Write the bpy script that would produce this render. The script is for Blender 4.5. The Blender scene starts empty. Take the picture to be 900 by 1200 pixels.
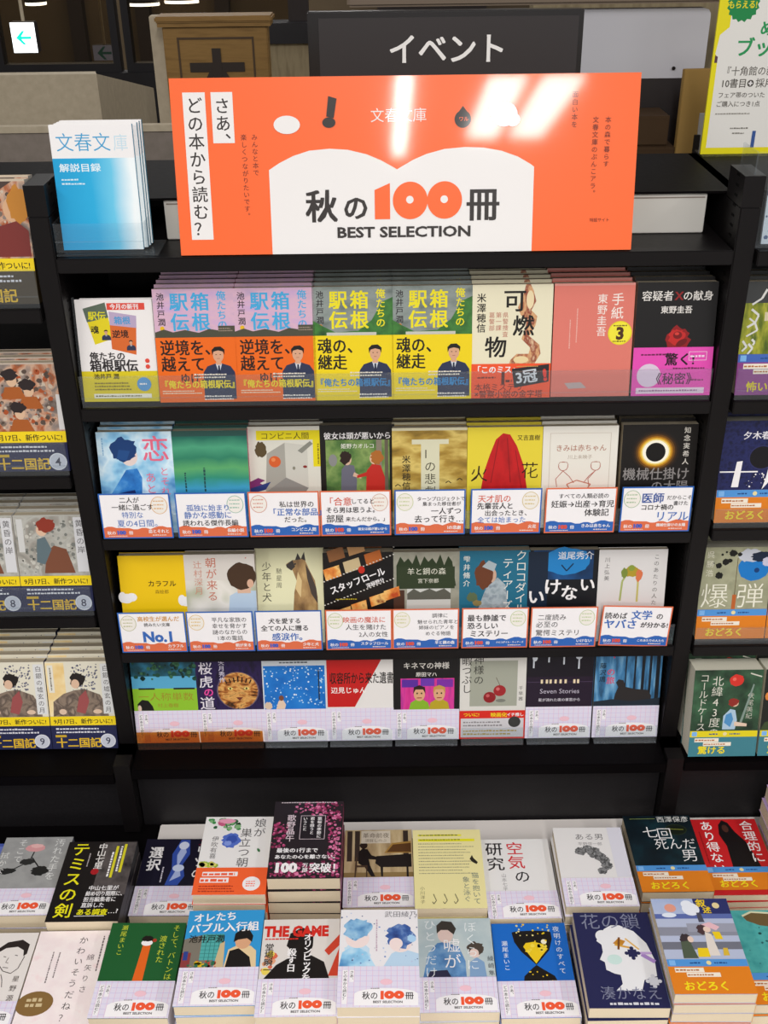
import bpy, math, random
from mathutils import Matrix, Vector
random.seed(7)
R_ = math.radians
SC = bpy.context.scene
COL = SC.collection

# ------------------------------------------------------------------ camera, world, lights, exposure
cam_d = bpy.data.cameras.new('camera'); cam = bpy.data.objects.new('camera', cam_d); COL.objects.link(cam); SC.camera = cam
P_, RO = R_(30), R_(.75)
fw = Vector((0, math.cos(P_), -math.sin(P_))); rt = Vector((1, 0, 0)); up = Vector((0, math.sin(P_), math.cos(P_)))
r2 = rt*math.cos(RO) - up*math.sin(RO); u2 = up*math.cos(RO) + rt*math.sin(RO)
cam.matrix_world = Matrix(((r2.x, u2.x, -fw.x, 0), (r2.y, u2.y, -fw.y, 0), (r2.z, u2.z, -fw.z, 2.0), (0, 0, 0, 1)))
cam_d.sensor_fit = 'VERTICAL'; cam_d.sensor_height = 24; cam_d.lens = 1278/1200*24; cam_d.clip_start = .02; cam_d.clip_end = 60

w = bpy.data.worlds.new('world'); SC.world = w; w.use_nodes = True
bg = w.node_tree.nodes['Background']; bg.inputs[0].default_value = (1, .98, .97, 1); bg.inputs[1].default_value = .2

def area(name, loc, sx, sy, power, rot=(0, 0, 0), col=(1, .975, .955)):
    d = bpy.data.lights.new(name, 'AREA'); d.shape = 'RECTANGLE'; d.size = sx; d.size_y = sy; d.energy = power; d.color = col
    o = bpy.data.objects.new(name, d); COL.objects.link(o); o.location = loc; o.rotation_euler = rot
    return o
area('ceiling_tube_or_fill', (.1, -1.2, 3.15), .1, 2.2, 46)
area('ceiling_tube_or_fill', (-1.9, -.8, 3.15), .15, 2.4, 26)
area('ceiling_tube_or_fill', (2.2, -.8, 3.15), .15, 2.4, 26)
area('ceiling_tube_or_fill', (.15, -4.9, 3.0), .10, 2.6, 24)          # tubes further back in the shop, mirrored in the banner
area('ceiling_tube_or_fill', (.74, -4.6, 3.0), .22, 1.8, 27)
area('ceiling_tube_or_fill', (1.06, -4.6, 3.0), .24, 1.8, 28)
area('ceiling_tube_or_fill', (-2.9, -4.6, 3.0), .2, 3.0, 44)
area('ceiling_tube_or_fill', (3.2, -4.8, 3.0), .2, 3.0, 40)
area('ceiling_tube_or_fill', (-.9, 3.4, 3.15), 2.4, .15, 6)
area('ceiling_tube_or_fill', (1.6, 3.0, 3.15), 2.0, .15, 6)
area('ceiling_tube_or_fill', (-1.2, 6.2, 2.7), 2.4, .3, 26)  # added fill that brightens the far wall behind the window
SC.view_settings.view_transform = 'Standard'; SC.view_settings.look = 'None'
SC.view_settings.gamma = 1; SC.view_settings.use_curve_mapping = False; SC.view_settings.exposure = .55

# ------------------------------------------------------------------ materials
def lin(h):
    h = h.lstrip('#'); o = []
    for i in (0, 2, 4):
        c = int(h[i:i+2], 16)/255
        o.append(c/12.92 if c <= .04045 else ((c+.055)/1.055)**2.4)
    return (*o, 1)
MATS = {}
def new_mat(key, rough=.5, spec=.4, coat=0):
    m = bpy.data.materials.new(key); m.use_nodes = True; b = m.node_tree.nodes['Principled BSDF']
    b.inputs['Roughness'].default_value = rough; b.inputs['Specular IOR Level'].default_value = spec
    b.inputs['Coat Weight'].default_value = coat; b.inputs['Coat Roughness'].default_value = .055
    MATS[key] = m
    return m, m.node_tree.nodes, m.node_tree.links, b
def mat(key):
    if key in MATS: return MATS[key]
    m, n, l, b = new_mat(key, .45, .35)                     # printed paper: flat colour with faint grain
    c = lin(key); nz = n.new('ShaderNodeTexNoise'); nz.inputs['Scale'].default_value = 260
    mx = n.new('ShaderNodeMix'); mx.data_type = 'RGBA'
    mx.inputs[6].default_value = c; mx.inputs[7].default_value = (*[min(1, v*.93) for v in c[:3]], 1)
    l.new(nz.outputs[0], mx.inputs[0]); l.new(mx.outputs[2], b.inputs['Base Color'])
    return m
def noise_mat(key, cols, scale=30, stretch=(1, 1, 1), rough=.45, detail=4, spec=.35, lo=.3, hi=.7, dist=0.):
    m, n, l, b = new_mat(key, rough, spec)
    tc = n.new('ShaderNodeTexCoord'); mp = n.new('ShaderNodeMapping'); mp.inputs['Scale'].default_value = stretch
    nz = n.new('ShaderNodeTexNoise'); nz.inputs['Scale'].default_value = scale; nz.inputs['Detail'].default_value = detail; nz.inputs['Distortion'].default_value = dist
    rp = n.new('ShaderNodeValToRGB'); e = rp.color_ramp.elements
    while len(e) < len(cols): e.new(.5)
    for i, c in enumerate(cols): e[i].position = lo + (hi-lo)*i/max(1, len(cols)-1); e[i].color = lin(c)
    l.new(tc.outputs['Object'], mp.inputs[0]); l.new(mp.outputs[0], nz.inputs['Vector']); l.new(nz.outputs[0], rp.inputs[0]); l.new(rp.outputs[0], b.inputs['Base Color'])
    return m
def ramp_mat(key, axis, a, b_, cols, rough=.4, wob=0., nscale=20):
    """print that runs through COLS along the object's x or y between A and B metres"""
    m, n, l, b = new_mat(key, rough, .35)
    tc = n.new('ShaderNodeTexCoord'); sp = n.new('ShaderNodeSeparateXYZ'); mr = n.new('ShaderNodeMapRange')
    mr.inputs[1].default_value = a; mr.inputs[2].default_value = b_
    rp = n.new('ShaderNodeValToRGB'); e = rp.color_ramp.elements
    while len(e) < len(cols): e.new(.5)
    for i, c in enumerate(cols): e[i].position = i/(len(cols)-1); e[i].color = lin(c)
    l.new(tc.outputs['Object'], sp.inputs[0])
    if wob:
        nz = n.new('ShaderNodeTexNoise'); nz.inputs['Scale'].default_value = nscale; md = n.new('ShaderNodeMath'); md.operation = 'MULTIPLY_ADD'
        md.inputs[1].default_value = wob; l.new(tc.outputs['Object'], nz.inputs['Vector']); l.new(nz.outputs[0], md.inputs[0]); l.new(sp.outputs[axis], md.inputs[2])
        l.new(md.outputs[0], mr.inputs[0])
    else: l.new(sp.outputs[axis], mr.inputs[0])
    l.new(mr.outputs[0], rp.inputs[0]); l.new(rp.outputs[0], b.inputs['Base Color'])
    return m
def clear_mat(key, tint='#e8eef2', body=.10, rough=.06):
    m, n, l, b = new_mat(key, rough, .5)
    n.remove(b); out = n['Material Output']
    t = n.new('ShaderNodeBsdfTransparent'); t.inputs[0].default_value = lin(tint)
    g = n.new('ShaderNodeBsdfGlossy'); g.inputs['Roughness'].default_value = rough
    d = n.new('ShaderNodeBsdfDiffuse'); d.inputs[0].default_value = lin('#d8dcdf')
    fr = n.new('ShaderNodeLayerWeight'); fr.inputs[0].default_value = .25
    m1 = n.new('ShaderNodeMixShader'); m1.inputs[0].default_value = body; m2 = n.new('ShaderNodeMixShader')
    l.new(t.outputs[0], m1.inputs[1]); l.new(d.outputs[0], m1.inputs[2]); fm = n.new('ShaderNodeMath'); fm.operation = 'MULTIPLY'; fm.inputs[1].default_value = .16; l.new(fr.outputs[1], fm.inputs[0]); l.new(fm.outputs[0], m2.inputs[0]); l.new(m1.outputs[0], m2.inputs[1]); l.new(g.outputs[0], m2.inputs[2]); l.new(m2.outputs[0], out.inputs[0])
    return m
def glow_mat(key, col, s):
    m, n, l, b = new_mat(key, .5, .2); b.inputs['Base Color'].default_value = lin(col)
    b.inputs['Emission Color'].default_value = lin(col); b.inputs['Emission Strength'].default_value = s
    return m
def solid(key, col, rough=.5, spec=.4, coat=0):
    m, n, l, b = new_mat(key, rough, spec, coat)
    nz = n.new('ShaderNodeTexNoise'); nz.inputs['Scale'].default_value = 90; nz.inputs['Detail'].default_value = 5
    rp = n.new('ShaderNodeMapRange'); rp.inputs[3].default_value = rough*.85; rp.inputs[4].default_value = min(1, rough*1.15)
    b.inputs['Base Color'].default_value = lin(col); l.new(nz.outputs[0], rp.inputs[0]); l.new(rp.outputs[0], b.inputs['Roughness'])
    return m

solid('black_metal', '#0f0c0d', .45, .25); solid('black_gloss', '#070506', .55, .06); solid('slot', '#050505', .8, .1)
noise_mat('base_black', ['#141214', '#1b191b'], 220, rough=.5)
solid('white_board', '#e6dfda', .5, .3); solid('white_box', '#c9c6bf', .6, .3); solid('floor_tile', '#8a8278', .4)
clear_mat('acrylic', '#f8fafb', .035); clear_mat('acrylic_thin', '#fafcfd', .025); clear_mat('acrylic_amber', '#e8c070', .02); clear_mat('window_glass', '#d2cabb', .01, .02)
noise_mat('beige_block', ['#b5a890', '#c2b59d'], 60, rough=.7); noise_mat('grey_wall', ['#81776d', '#8c8178'], 60, rough=.7)
noise_mat('far_wall', ['#4b3f2e', '#5c4e3a', '#463a2b'], 1.2, rough=.7, detail=2); solid('dark_frame', '#1c1a1e', .5); solid('dark_column', '#2b2220', .6)
noise_mat('wood', ['#7c5c2c', '#8e6c38', '#836330'], 12, (1, 1, 9), rough=.5); solid('wood_dark', '#4a3620', .6); solid('hon_ink', '#2c2119', .6)
noise_mat('panel_wall', ['#8f8064', '#a39475', '#85765a'], 8, (6, 1, 1), rough=.7); solid('beam', '#7a6a5a', .6); solid('white_panel', '#c9c8cf', .5)
solid('cardboard', '#b08d52', .75, .2); solid('brown_box', '#4d3a28', .7, .2); glow_mat('exit_face', '#f4fbff', 1.5); glow_mat('exit_green', '#14c8b0', .9)
glow_mat('exit_reflection', '#8e93b4', .22); glow_mat('exit_reflection_green', '#35615e', .2); glow_mat('mirrored_light', '#ffffff', 4)  # dim sign and oval glows stand for reflections in the window glass
solid('header_black', '#2f2a2b', .45, .4); solid('header_frame', '#1a1718', .3, .5); solid('header_ink', '#f4f2f0', .5)
for k, c in (('sign_orange', '#fd6a2c'), ('sign_white', '#efecea'), ('sign_ink', '#2b2421'), ('sign_brown', '#7c2a12')): solid(k, c, .35, .35, .9)
solid('sign_edge', '#f2b01e', .6)
# paper block: fine sheet lines across the thickness
m, n, l, b = new_mat('pages', .8, .1)
tc = n.new('ShaderNodeTexCoord'); wv = n.new('ShaderNodeTexWave'); wv.bands_direction = 'Z'; wv.inputs['Scale'].default_value = 420; wv.inputs['Distortion'].default_value = 2.5
rp = n.new('ShaderNodeValToRGB'); rp.color_ramp.elements[0].color = lin('#c9b799'); rp.color_ramp.elements[1].color = lin('#e4d8c0')
l.new(tc.outputs['Object'], wv.inputs['Vector']); l.new(wv.outputs['Color'], rp.inputs[0]); l.new(rp.outputs[0], b.inputs['Base Color'])
m2_ = m.copy(); m2_.name = 'pages_white'; MATS['pages_white'] = m2_
e = m2_.node_tree.nodes['Color Ramp'].color_ramp.elements; e[0].color = lin('#cfcab4'); e[1].color = lin('#ebe7d6')

# printed pictures that fade from colour to colour; the leaflet's pale end is painted reflection
noise_mat('p_sky_pink', ['#b99fc0', '#d7b0c4', '#c9a6cf'], 18, (1, 3, 1)); noise_mat('p_mist', ['#5e6a66', '#8d9692', '#75807a'], 22, (1, 2, 1))
noise_mat('p_green_hill', ['#2c5a2c', '#3f7c35', '#244a26'], 40); noise_mat('p_watercolor', ['#2f77b4', '#8fc6e6', '#d8edf7', '#6cb0dc'], 22, detail=3)
ramp_mat('p_teal_bands', 1, .06, .152, ['#2a7fb4', '#3f9fc4', '#2f8f74', '#5aa86a', '#2d7f62', '#4aa07a', '#1f6a5a'], wob=.018, nscale=26)
noise_mat('p_forest', ['#27472a', '#557a3d', '#86a05a', '#39602f'], 26); noise_mat('p_gold', ['#6f561c', '#a88736', '#d8bf6a', '#8a6c28'], 16, (1, 2.4, 1))
noise_mat('p_blur', ['#8d9a6a', '#cfccc0', '#e4dfd6', '#b9bda2'], 18, detail=1); noise_mat('p_night', ['#0b1a2c', '#123c6a', '#1f62a4'], 16)
noise_mat('p_fur', ['#6b4a26', '#a07a46', '#c8a468'], 60, (1, .5, 1)); noise_mat('p_tiger', ['#3a2412', '#a8632a', '#e0a95e', '#241510'], 38, (1, 2.2, 1), dist=2.)
noise_mat('p_purple', ['#17102a', '#2a1c4c', '#120c1f'], 30, (3, 1, 1)); noise_mat('p_dots', ['#0e5fb2', '#1c74c8', '#2d86d6'], 20)
noise_mat('p_leafdark', ['#10302a', '#1f5466', '#2f7c9c'], 40); noise_mat('p_trees', ['#15304a', '#3f7ba8', '#84b4d2'], 24, (4, .7, 1))
noise_mat('p_brown', ['#3a2c22', '#77583a', '#a08a62', '#59402c'], 34); noise_mat('p_orange_mottle', ['#6a5a4e', '#a5562c', '#c9a48a', '#8a7d76', '#5a4a40'], 34, dist=.8)
noise_mat('p_grey_mottle', ['#8f8f88', '#b5b4ac', '#9a958c', '#7d7f78'], 30, dist=.8); noise_mat('p_robe', ['#6b5c50', '#8c7a6a', '#5a4d45', '#9a8878'], 46, dist=1.)
noise_mat('p_amber', ['#e0b45e', '#efd9a6', '#f3ead4'], 16); noise_mat('p_navy', ['#12143a', '#20265a', '#171a45'], 60, (2, 2, 1), lo=.35, hi=.65)
noise_mat('p_olive', ['#8b8c72', '#a3a386', '#77795f'], 20); noise_mat('p_darkgreen', ['#16231a', '#2d4a34', '#3f6a4a'], 30); noise_mat('p_sakura', ['#a83a68', '#d678a0', '#7c2448', '#e2a0bc'], 60)
noise_mat('p_piano', ['#8d7452', '#b9a27a', '#c9b794'], 14, (5, 1, 1)); noise_mat('p_greyrose', ['#8c8c8c', '#9d9d9c', '#858585'], 20); noise_mat('p_dust', ['#3a3536', '#57504f', '#242021'], 30)
noise_mat('p_bluegrey', ['#9fb2b8', '#b6c3c4', '#c4cbc6'], 16); noise_mat('p_hair', ['#243a78', '#3f62a4', '#7f9cc8'], 70); noise_mat('p_bluehair', ['#4f86b8', '#7fb0d6', '#a9cfe4'], 60)
noise_mat('p_jacket', ['#2f5f94', '#5d8cbc', '#86aac8'], 40); noise_mat('p_deep', ['#05070c', '#0a1c24', '#123a44'], 14); noise_mat('p_teal', ['#3f9a9a', '#4fa9a6', '#358c8e'], 40)
noise_mat('p_pinkspot', ['#efe0e0', '#f3e8e6', '#f0d2d4'], 34, lo=.4, hi=.75); noise_mat('p_sculpt', ['#1a1a1a', '#8a8a8a', '#333333', '#b5b5b5'], 140)
noise_mat('p_blueboy', ['#134f96', '#2c7ac6', '#68aee0'], 36); noise_mat('p_cloth_red', ['#a80f14', '#c4191c', '#8e0c12'], 14, (2, 1, 1)); noise_mat('p_cloth', ['#73838c', '#a8b4ba', '#4f5f70'], 50)
ramp_mat('p_leaflet', 0, -.05, .05, ['#1a9fd6', '#22a6da', '#2aaee0', '#6ccaec', '#f2fafc'], wob=.012); noise_mat('p_movie', ['#b8471c', '#e08a3c', '#f0c070', '#7c3414'], 44)  # leaflet blue pales to near white at the right, a sheen put into the colour
noise_mat('p_stagegrey', ['#8a8878', '#9b998a', '#7b7a6c'], 24); noise_mat('p_poppink', ['#c2257e', '#d83a94', '#8c2a8a'], 30, (3, .4, 1)); noise_mat('p_illus', ['#8fa0c8', '#a6b4d4', '#b8c2dc'], 20)
noise_mat('p_greenyellow', ['#2f4a1a', '#6d7a1e', '#a8a836', '#3a5626'], 22, (3, 1, 1)); noise_mat('p_flame', ['#b06a4a', '#d8a878', '#8c3a2a', '#e8c8a0'], 60, (2, 1, 1))

# ------------------------------------------------------------------ object helpers
def link(name, me, parent=None):
    o = bpy.data.objects.new(name, me); COL.objects.link(o)
    if parent: o.parent = parent
    return o
def empty(name, loc, rot=(0, 0, 0), label=None, cat=None, group=None, kind=None):
    o = link(name, None); o.empty_display_size = .02; o.location = loc; o.rotation_euler = rot
    return tag(o, label, cat, group, kind)
def tag(o, label=None, cat=None, group=None, kind=None):
    for k, v in (('label', label), ('category', cat), ('group', group), ('kind', kind)):
        if v: o[k] = v
    return o
GL = {}
_fc = bpy.data.curves.new('glyph_source', 'FONT'); _fo = bpy.data.objects.new('glyph_source', _fc); COL.objects.link(_fo)
def glyph(s, bold=0., res=2):
    k = (s, bold, res)
    if bold > 0 and k not in GL and any(ord(ch) > 255 for ch in s):     # heavy strokes for dense characters: the outline set down five times
        v, f = glyph(s, 0., res); d = min(bold, .03)*.8; V, F = [], []
        for dx, dy in ((d, d*.6), (-d, d*.6), (d, -d*.6), (-d, -d*.6), (0, 0)):
            o = len(V); V += [(a+dx, e+dy, len(V)/max(1, len(v))) for a, e, _ in v]; F += [tuple(o+j for j in t) for t in f]
        GL[k] = (V, F)
    if k not in GL:
        _fc.body = s; _fc.offset = bold; _fc.resolution_u = res
        bpy.context.view_layer.update()
        me = _fo.to_mesh(); GL[k] = ([(v.co.x, v.co.y, 0) for v in me.vertices], [tuple(p.vertices) for p in me.polygons]); _fo.to_mesh_clear()
    return GL[k]
TURN = set('ー「」『』…〜()-')
class MB:
    """collects shapes (metres) and prints (millimetres, laid on z) and links them as ONE mesh"""
    def __init__(s): s.v = []; s.f = []; s.m = []; s.mats = []; s.z = .00006; s.step = .000016
    def mi(s, k):
        if k not in s.mats: s.mats.append(k)
        return s.mats.index(k)
    def add(s, v, f, k):
        b = len(s.v); s.v += v; i = s.mi(k)
        for q in f: s.f.append(tuple(b+j for j in q)); s.m.append(i)
    def box(s, x0, y0, z0, x1, y1, z1, k, bev=0):
        if bev <= 0:
            v = [(x, y, z) for z in (z0, z1) for y in (y0, y1) for x in (x0, x1)]
            s.add(v, [(0, 2, 3, 1), (4, 5, 7, 6), (0, 1, 5, 4), (2, 6, 7, 3), (0, 4, 6, 2), (1, 3, 7, 5)], k); return s
        import bmesh
        bm = bmesh.new(); bmesh.ops.create_cube(bm, size=1)
        for q in bm.verts: q.co = ((x0+x1)/2+q.co.x*(x1-x0), (y0+y1)/2+q.co.y*(y1-y0), (z0+z1)/2+q.co.z*(z1-z0))
        bmesh.ops.bevel(bm, geom=bm.edges[:], offset=bev, segments=2, affect='EDGES')
        bm.verts.index_update(); s.add([tuple(q.co) for q in bm.verts], [tuple(q.index for q in f.verts) for f in bm.faces], k); bm.free()
        return s
    def prism(s, pts, z0, z1, k):
        n = len(pts); v = [(x, y, z0) for x, y in pts]+[(x, y, z1) for x, y in pts]
        s.add(v, [tuple(range(n))[::-1], tuple(range(n, 2*n))]+[(i, (i+1) % n, n+(i+1) % n, n+i) for i in range(n)], k); return s
    def tube(s, p0, p1, r, k, n=10):
        a = Vector(p0); d = Vector(p1)-a; q = d.to_track_quat('Z', 'Y'); v = []
        for e in (a, a+d):
            for i in range(n): v.append(tuple(e+q@Vector((r*math.cos(2*math.pi*i/n), r*math.sin(2*math.pi*i/n), 0))))
        s.add(v, [tuple(range(n))[::-1], tuple(range(n, 2*n))]+[(i, (i+1) % n, n+(i+1) % n, n+i) for i in range(n)], k); return s
    # prints, in mm from the lower left corner (s.ox = half width in m)
    ox = 0.; oy = 0.
    def pr(s, pts, faces, k):
        s.z += s.step; top = max((t[2] for t in pts if len(t) > 2), default=0)
        s.add([(t[0]/1000-s.ox, t[1]/1000-s.oy, s.z+(t[2]*.000005 if len(t) > 2 else 0)) for t in pts], faces, k); s.z += top*.000005; return s
    def P(s, pts, k): return s.pr(pts, [tuple(range(len(pts)))], k)
    def R(s, x0, y0, x1, y1, k): return s.P([(x0, y0), (x1, y0), (x1, y1), (x0, y1)], k)
    def E(s, cx, cy, rx, ry, k, rot=0, n=24, a0=0, a1=360):
        c, t = math.cos(R_(rot)), math.sin(R_(rot)); pts = []
        m = n if a1-a0 >= 360 else n+1
        for i in range(m):
            a = R_(a0+(a1-a0)*i/n); x, y = rx*math.cos(a), ry*math.sin(a); pts.append((cx+x*c-y*t, cy+x*t+y*c))
        return s.P(pts, k)
    def L(s, x0, y0, x1, y1, w_, k):
        d = math.hypot(x1-x0, y1-y0) or 1; nx, ny = -(y1-y0)/d*w_/2, (x1-x0)/d*w_/2
        return s.P([(x0+nx, y0+ny), (x0-nx, y0-ny), (x1-nx, y1-ny), (x1+nx, y1+ny)], k)
    def S(s, pts, w_, k):
        for a, b_ in zip(pts, pts[1:]): s.L(*a, *b_, w_, k)
        return s
    def frame(s, x0, y0, x1, y1, w_, k):
        s.R(x0, y0, x1, y0+w_, k).R(x0, y1-w_, x1, y1, k).R(x0, y0, x0+w_, y1, k).R(x1-w_, y0, x1, y1, k); return s
    def T(s, t, x, y, size, k, b=0., sx=1., al='L', rot=0):
        v, f = glyph(t, b)
        if not v: return s
        wd = max(p[0] for p in v)
        dx = {'L': 0, 'C': -wd/2, 'R': -wd}[al]; c, q = math.cos(R_(rot)), math.sin(R_(rot))
        pts = [((p[0]+dx)*size*sx, p[1]*size, p[2]) for p in v]
        return s.pr([(x+a*c-d*q, y+a*q+d*c, e) for a, d, e in pts], f, k)
    def V(s, t, x, y, size, k, b=0., sp=1.06, sx=1., slant=0.):
        """vertical line of writing centred on x, first character's top at y"""
        P, F = [], []
        for i, ch in enumerate(t):
            if ch in ' \u3000': continue
            v, f = glyph(ch, b); ty = y-i*size*sp-.86*size; o = len(P); xx = x-slant*i*size
            for a, d, e in v:
                if ch in TURN: a, d = .5+(d-.38), .38-(a-.5)
                if ch in '、。': a, d = a+.58, d+.55
                if ord(ch) < 256: a += .2
                P.append((xx+(a-.5)*size*sx, ty+d*size, e))
            F += [tuple(o+j for j in q) for q in f]
        return s.pr(P, F, k) if P else s
    def X(s, x0, y0, x1, y1, rows, k, seed=1, vert=False, fill=.5):
        """lines of print too small to read: short dashes"""
        r = random.Random(seed); P, F = [], []
        A, B = (y0, y1) if vert else (x0, x1); U, W = (x0, x1) if vert else (y0, y1)
        h = (W-U)/rows
        for i in range(rows):
            p = A; end = B-(B-A)*r.uniform(0, .25)
            while p < end-1:
                q = min(end, p+h*fill*r.uniform(.8, 1.9)); lo = U+h*i+h*(1-fill)/2; hi = lo+h*fill*r.uniform(.7, 1); o = len(P)
                P += [(lo, p), (hi, p), (hi, q), (lo, q)] if vert else [(p, lo), (q, lo), (q, hi), (p, hi)]
                F.append((o, o+1, o+2, o+3)); p = q+h*fill*r.uniform(.25, .5)
        return s.pr(P, F, k)
    def spots(s, x0, y0, x1, y1, n_, r0, r1, cols, seed=3):
        r = random.Random(seed)
        for k in cols:
            P, F = [], []
            for i in range(n_//len(cols)):
                q = r.uniform(r0, r1); cx, cy = r.uniform(x0+q, x1-q), r.uniform(y0+q, y1-q); o = len(P); m_ = 8
                P += [(cx+q*r.uniform(.7, 1)*math.cos(6.283*j/m_), cy+q*r.uniform(.7, 1)*math.sin(6.283*j/m_)) for j in range(m_)]; F.append(tuple(range(o, o+m_)))
            s.pr(P, F, k)
        return s
    def blob(s, cx, cy, rx, ry, k, seed=1, n=26, j=.18):
        r = random.Random(seed)
        return s.P([(cx+rx*(1+r.uniform(-j, j))*math.cos(6.283*i/n), cy+ry*(1+r.uniform(-j, j))*math.sin(6.283*i/n)) for i in range(n)], k)
    def mesh(s, name):
        me = bpy.data.meshes.new(name); me.from_pydata(s.v, [], s.f)
        for k in s.mats: me.materials.append(mat(k))
        me.polygons.foreach_set('material_index', s.m); me.update()
        return me
    def build(s, name, parent=None): return link(name, s.mesh(name), parent)

# ------------------------------------------------------------------ paperbacks
MESH = {}
def book_meshes(key, t):
    """cover (with its print), page block and paper band of one title at thickness t"""
    kk = (key, round(t, 4))
    if kk in MESH: return MESH[kk]
    d = COVERS[key]; W, H = d.get('w', 106)/1000, d.get('h', 152)/1000; hw = W/2
    c = MB(); c.ox = hw; q = .0003; col = d['col']; sp = d.get('spine', col)
    c.box(-hw, 0, -q, hw, H, 0, col).box(-hw, 0, -t, hw, H, -t+q, col).box(hw-q, 0, -t+q, hw, H, -q, sp)
    d['art'](c)
    p = MB(); p.box(-hw+.0008, .0007, -t+q, hw-q, H-.0007, -q, d.get('pages', 'pages'))
    out = [('cover', c.mesh('cover')), ('page_block', p.mesh('page_block'))]
    if 'obi' in d:
        oh, oc, oart = d['obi']; oh /= 1000; o = MB(); o.ox = hw; y0 = d.get('oy', 0)/1000; o.oy = -y0; g = .0009
        o.box(-hw-.0003, y0, g-.0002, hw+.0003, y0+oh, g, oc).box(-hw-.0003, y0, -t-.0002, hw+.0003, y0+oh, -t, oc).box(hw, y0, -t, hw+.0003, y0+oh, g-.0002, oc)
        o.z = g+.00005; oart(o); out.append(('paper_band', o.mesh('paper_band')))
    MESH[kk] = out
    return out
def book(key, t, loc, rot, label, group, name='paperback', cat='book'):
    e = empty(name, loc, rot, label, cat, group)
    for n_, me in book_meshes(key, t): link(n_, me, e)
    return e
ORD = ['second', 'third', 'fourth', 'fifth', 'sixth', 'seventh', 'eighth']
def facing(key, x, z, t, n_, group, lean=10, Y=1.357, tilt=0):
    """a pile leaning back on a shelf, front cover out"""
    a = R_(90-lean)
    for i in range(n_):
        lab = COVERS[key]['lab'] if i == 0 else f"{ORD[i-1]} copy behind the {COVERS[key]['short']}"
        if i and '@' in key: lab += ' ' + COVERS[key]['where']
        zz = z+.0006+t*math.sin(R_(lean))+.0003
        book(key.split('@')[0], t, (x+(random.uniform(-.0012, .0012) if i else 0), Y+i*(t+.0024)/math.cos(R_(lean)), zz), (a, 0, R_(tilt)), lab, group)
def pile(key, x, y, top, n_, group, z0=.64):
    """a pile lying flat on the table, y = edge nearest the camera"""
    t = (top-z0)/n_-.0016
    for i in range(n_):
        z = top-.0009-i*(t+.0016)
        lab = COVERS[key]['lab'] if i == 0 else f"{ORD[i-1]} copy down the pile under the {COVERS[key]['short']}"
        j = 0 if i == 0 else 1
        book(key, t, (x+j*random.uniform(-.0015, .0015), y+j*random.uniform(-.002, .0015), z), (0, 0, R_(random.uniform(-.5, .5)*(1+j)-.3)), lab, group)

# ------------------------------------------------------------------ cover prints
W_, K_, GY, DK = '#f1eeee', '#17130f', '#8a8688', '#2b2627'
LIL = '#e2dcec'; OR_ = '#f05a34'
def man(c, cx, y, s, suit='#2b3350', hair='#14110f', skin='#d9a584', shirt='#cfd6e0'):
    """head and shoulders of a man in a suit, s = width across the shoulders"""
    h = s*.62
    c.P([(cx-s/2, y), (cx-s*.49, y+h*.55), (cx-s*.36, y+h*.86), (cx-s*.1, y+h), (cx+s*.1, y+h), (cx+s*.36, y+h*.86), (cx+s*.49, y+h*.55), (cx+s/2, y)], suit)
    c.P([(cx-s*.1, y+h), (cx, y+h*.45), (cx+s*.1, y+h)], shirt).P([(cx-s*.025, y+h*.9), (cx-.04*s, y+h*.5), (cx, y+h*.42), (cx+.04*s, y+h*.5), (cx+s*.025, y+h*.9)], '#1c2440')
    c.R(cx-s*.08, y+h*.93, cx+s*.08, y+h*1.15, skin).E(cx, y+h*1.42, s*.165, s*.22, skin)
    c.P([(cx-s*.19, y+h*1.42), (cx-s*.2, y+h*1.68), (cx-s*.1, y+h*1.84), (cx+s*.08, y+h*1.86), (cx+s*.2, y+h*1.7), (cx+s*.19, y+h*1.42), (cx+s*.15, y+h*1.6), (cx, y+h*1.66), (cx-s*.14, y+h*1.6)], hair)
    for e in (-1, 1): c.E(cx+e*s*.065, y+h*1.45, s*.022, s*.014, '#2a1b14')
    c.R(cx-s*.045, y+h*1.24, cx+s*.045, y+h*1.265, '#a5614f')
def obi100(h=58):
    def f(c):
        for x in range(5, 106, 8): c.R(x, 0, x+.5, h, '#e6b8d4')
        for y in range(5, int(h), 8): c.R(0, y, 106, y+.5, '#c9bfe6')
        c.P([(22, 2), (22, 18)]+[(22+41*(1-math.cos(R_(a)))/1.0, 18+9*math.sin(R_(a))) for a in range(15, 180, 15)]+[(104, 18), (104, 2)], '#f6f3f4')
        c.R(6, 4, 13, h-6, '#f3f0f2').V('どの本から読む？', 9.5, h-7, 5.4, DK, .012, sp=1.02)
        c.R(15, h-24, 21, h-6, '#f3f0f2').V('さあ、', 18, h-7, 5.2, DK, .012)
        c.T('秋の', 32, 11.5, 12, DK, .012, .86); c.T('1', 53.5, 11.5, 15, OR_, .07, 1.15)
        for x in (67, 79.5): c.E(x, 17, 6.6, 5.9, OR_).E(x, 17, 1.3, 1.2, '#f6f3f4')
        c.T('冊', 87, 11.5, 11.5, DK, .012); c.T('BEST SELECTION', 65, 5.2, 4.6, DK, .02, 1.1, 'C'); c.X(43, 25, 56, 28, 1, GY, 3)
        c.E(63, 36, 8, 4.5, '#f0c3cf')
    return (h, LIL, f)
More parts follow.
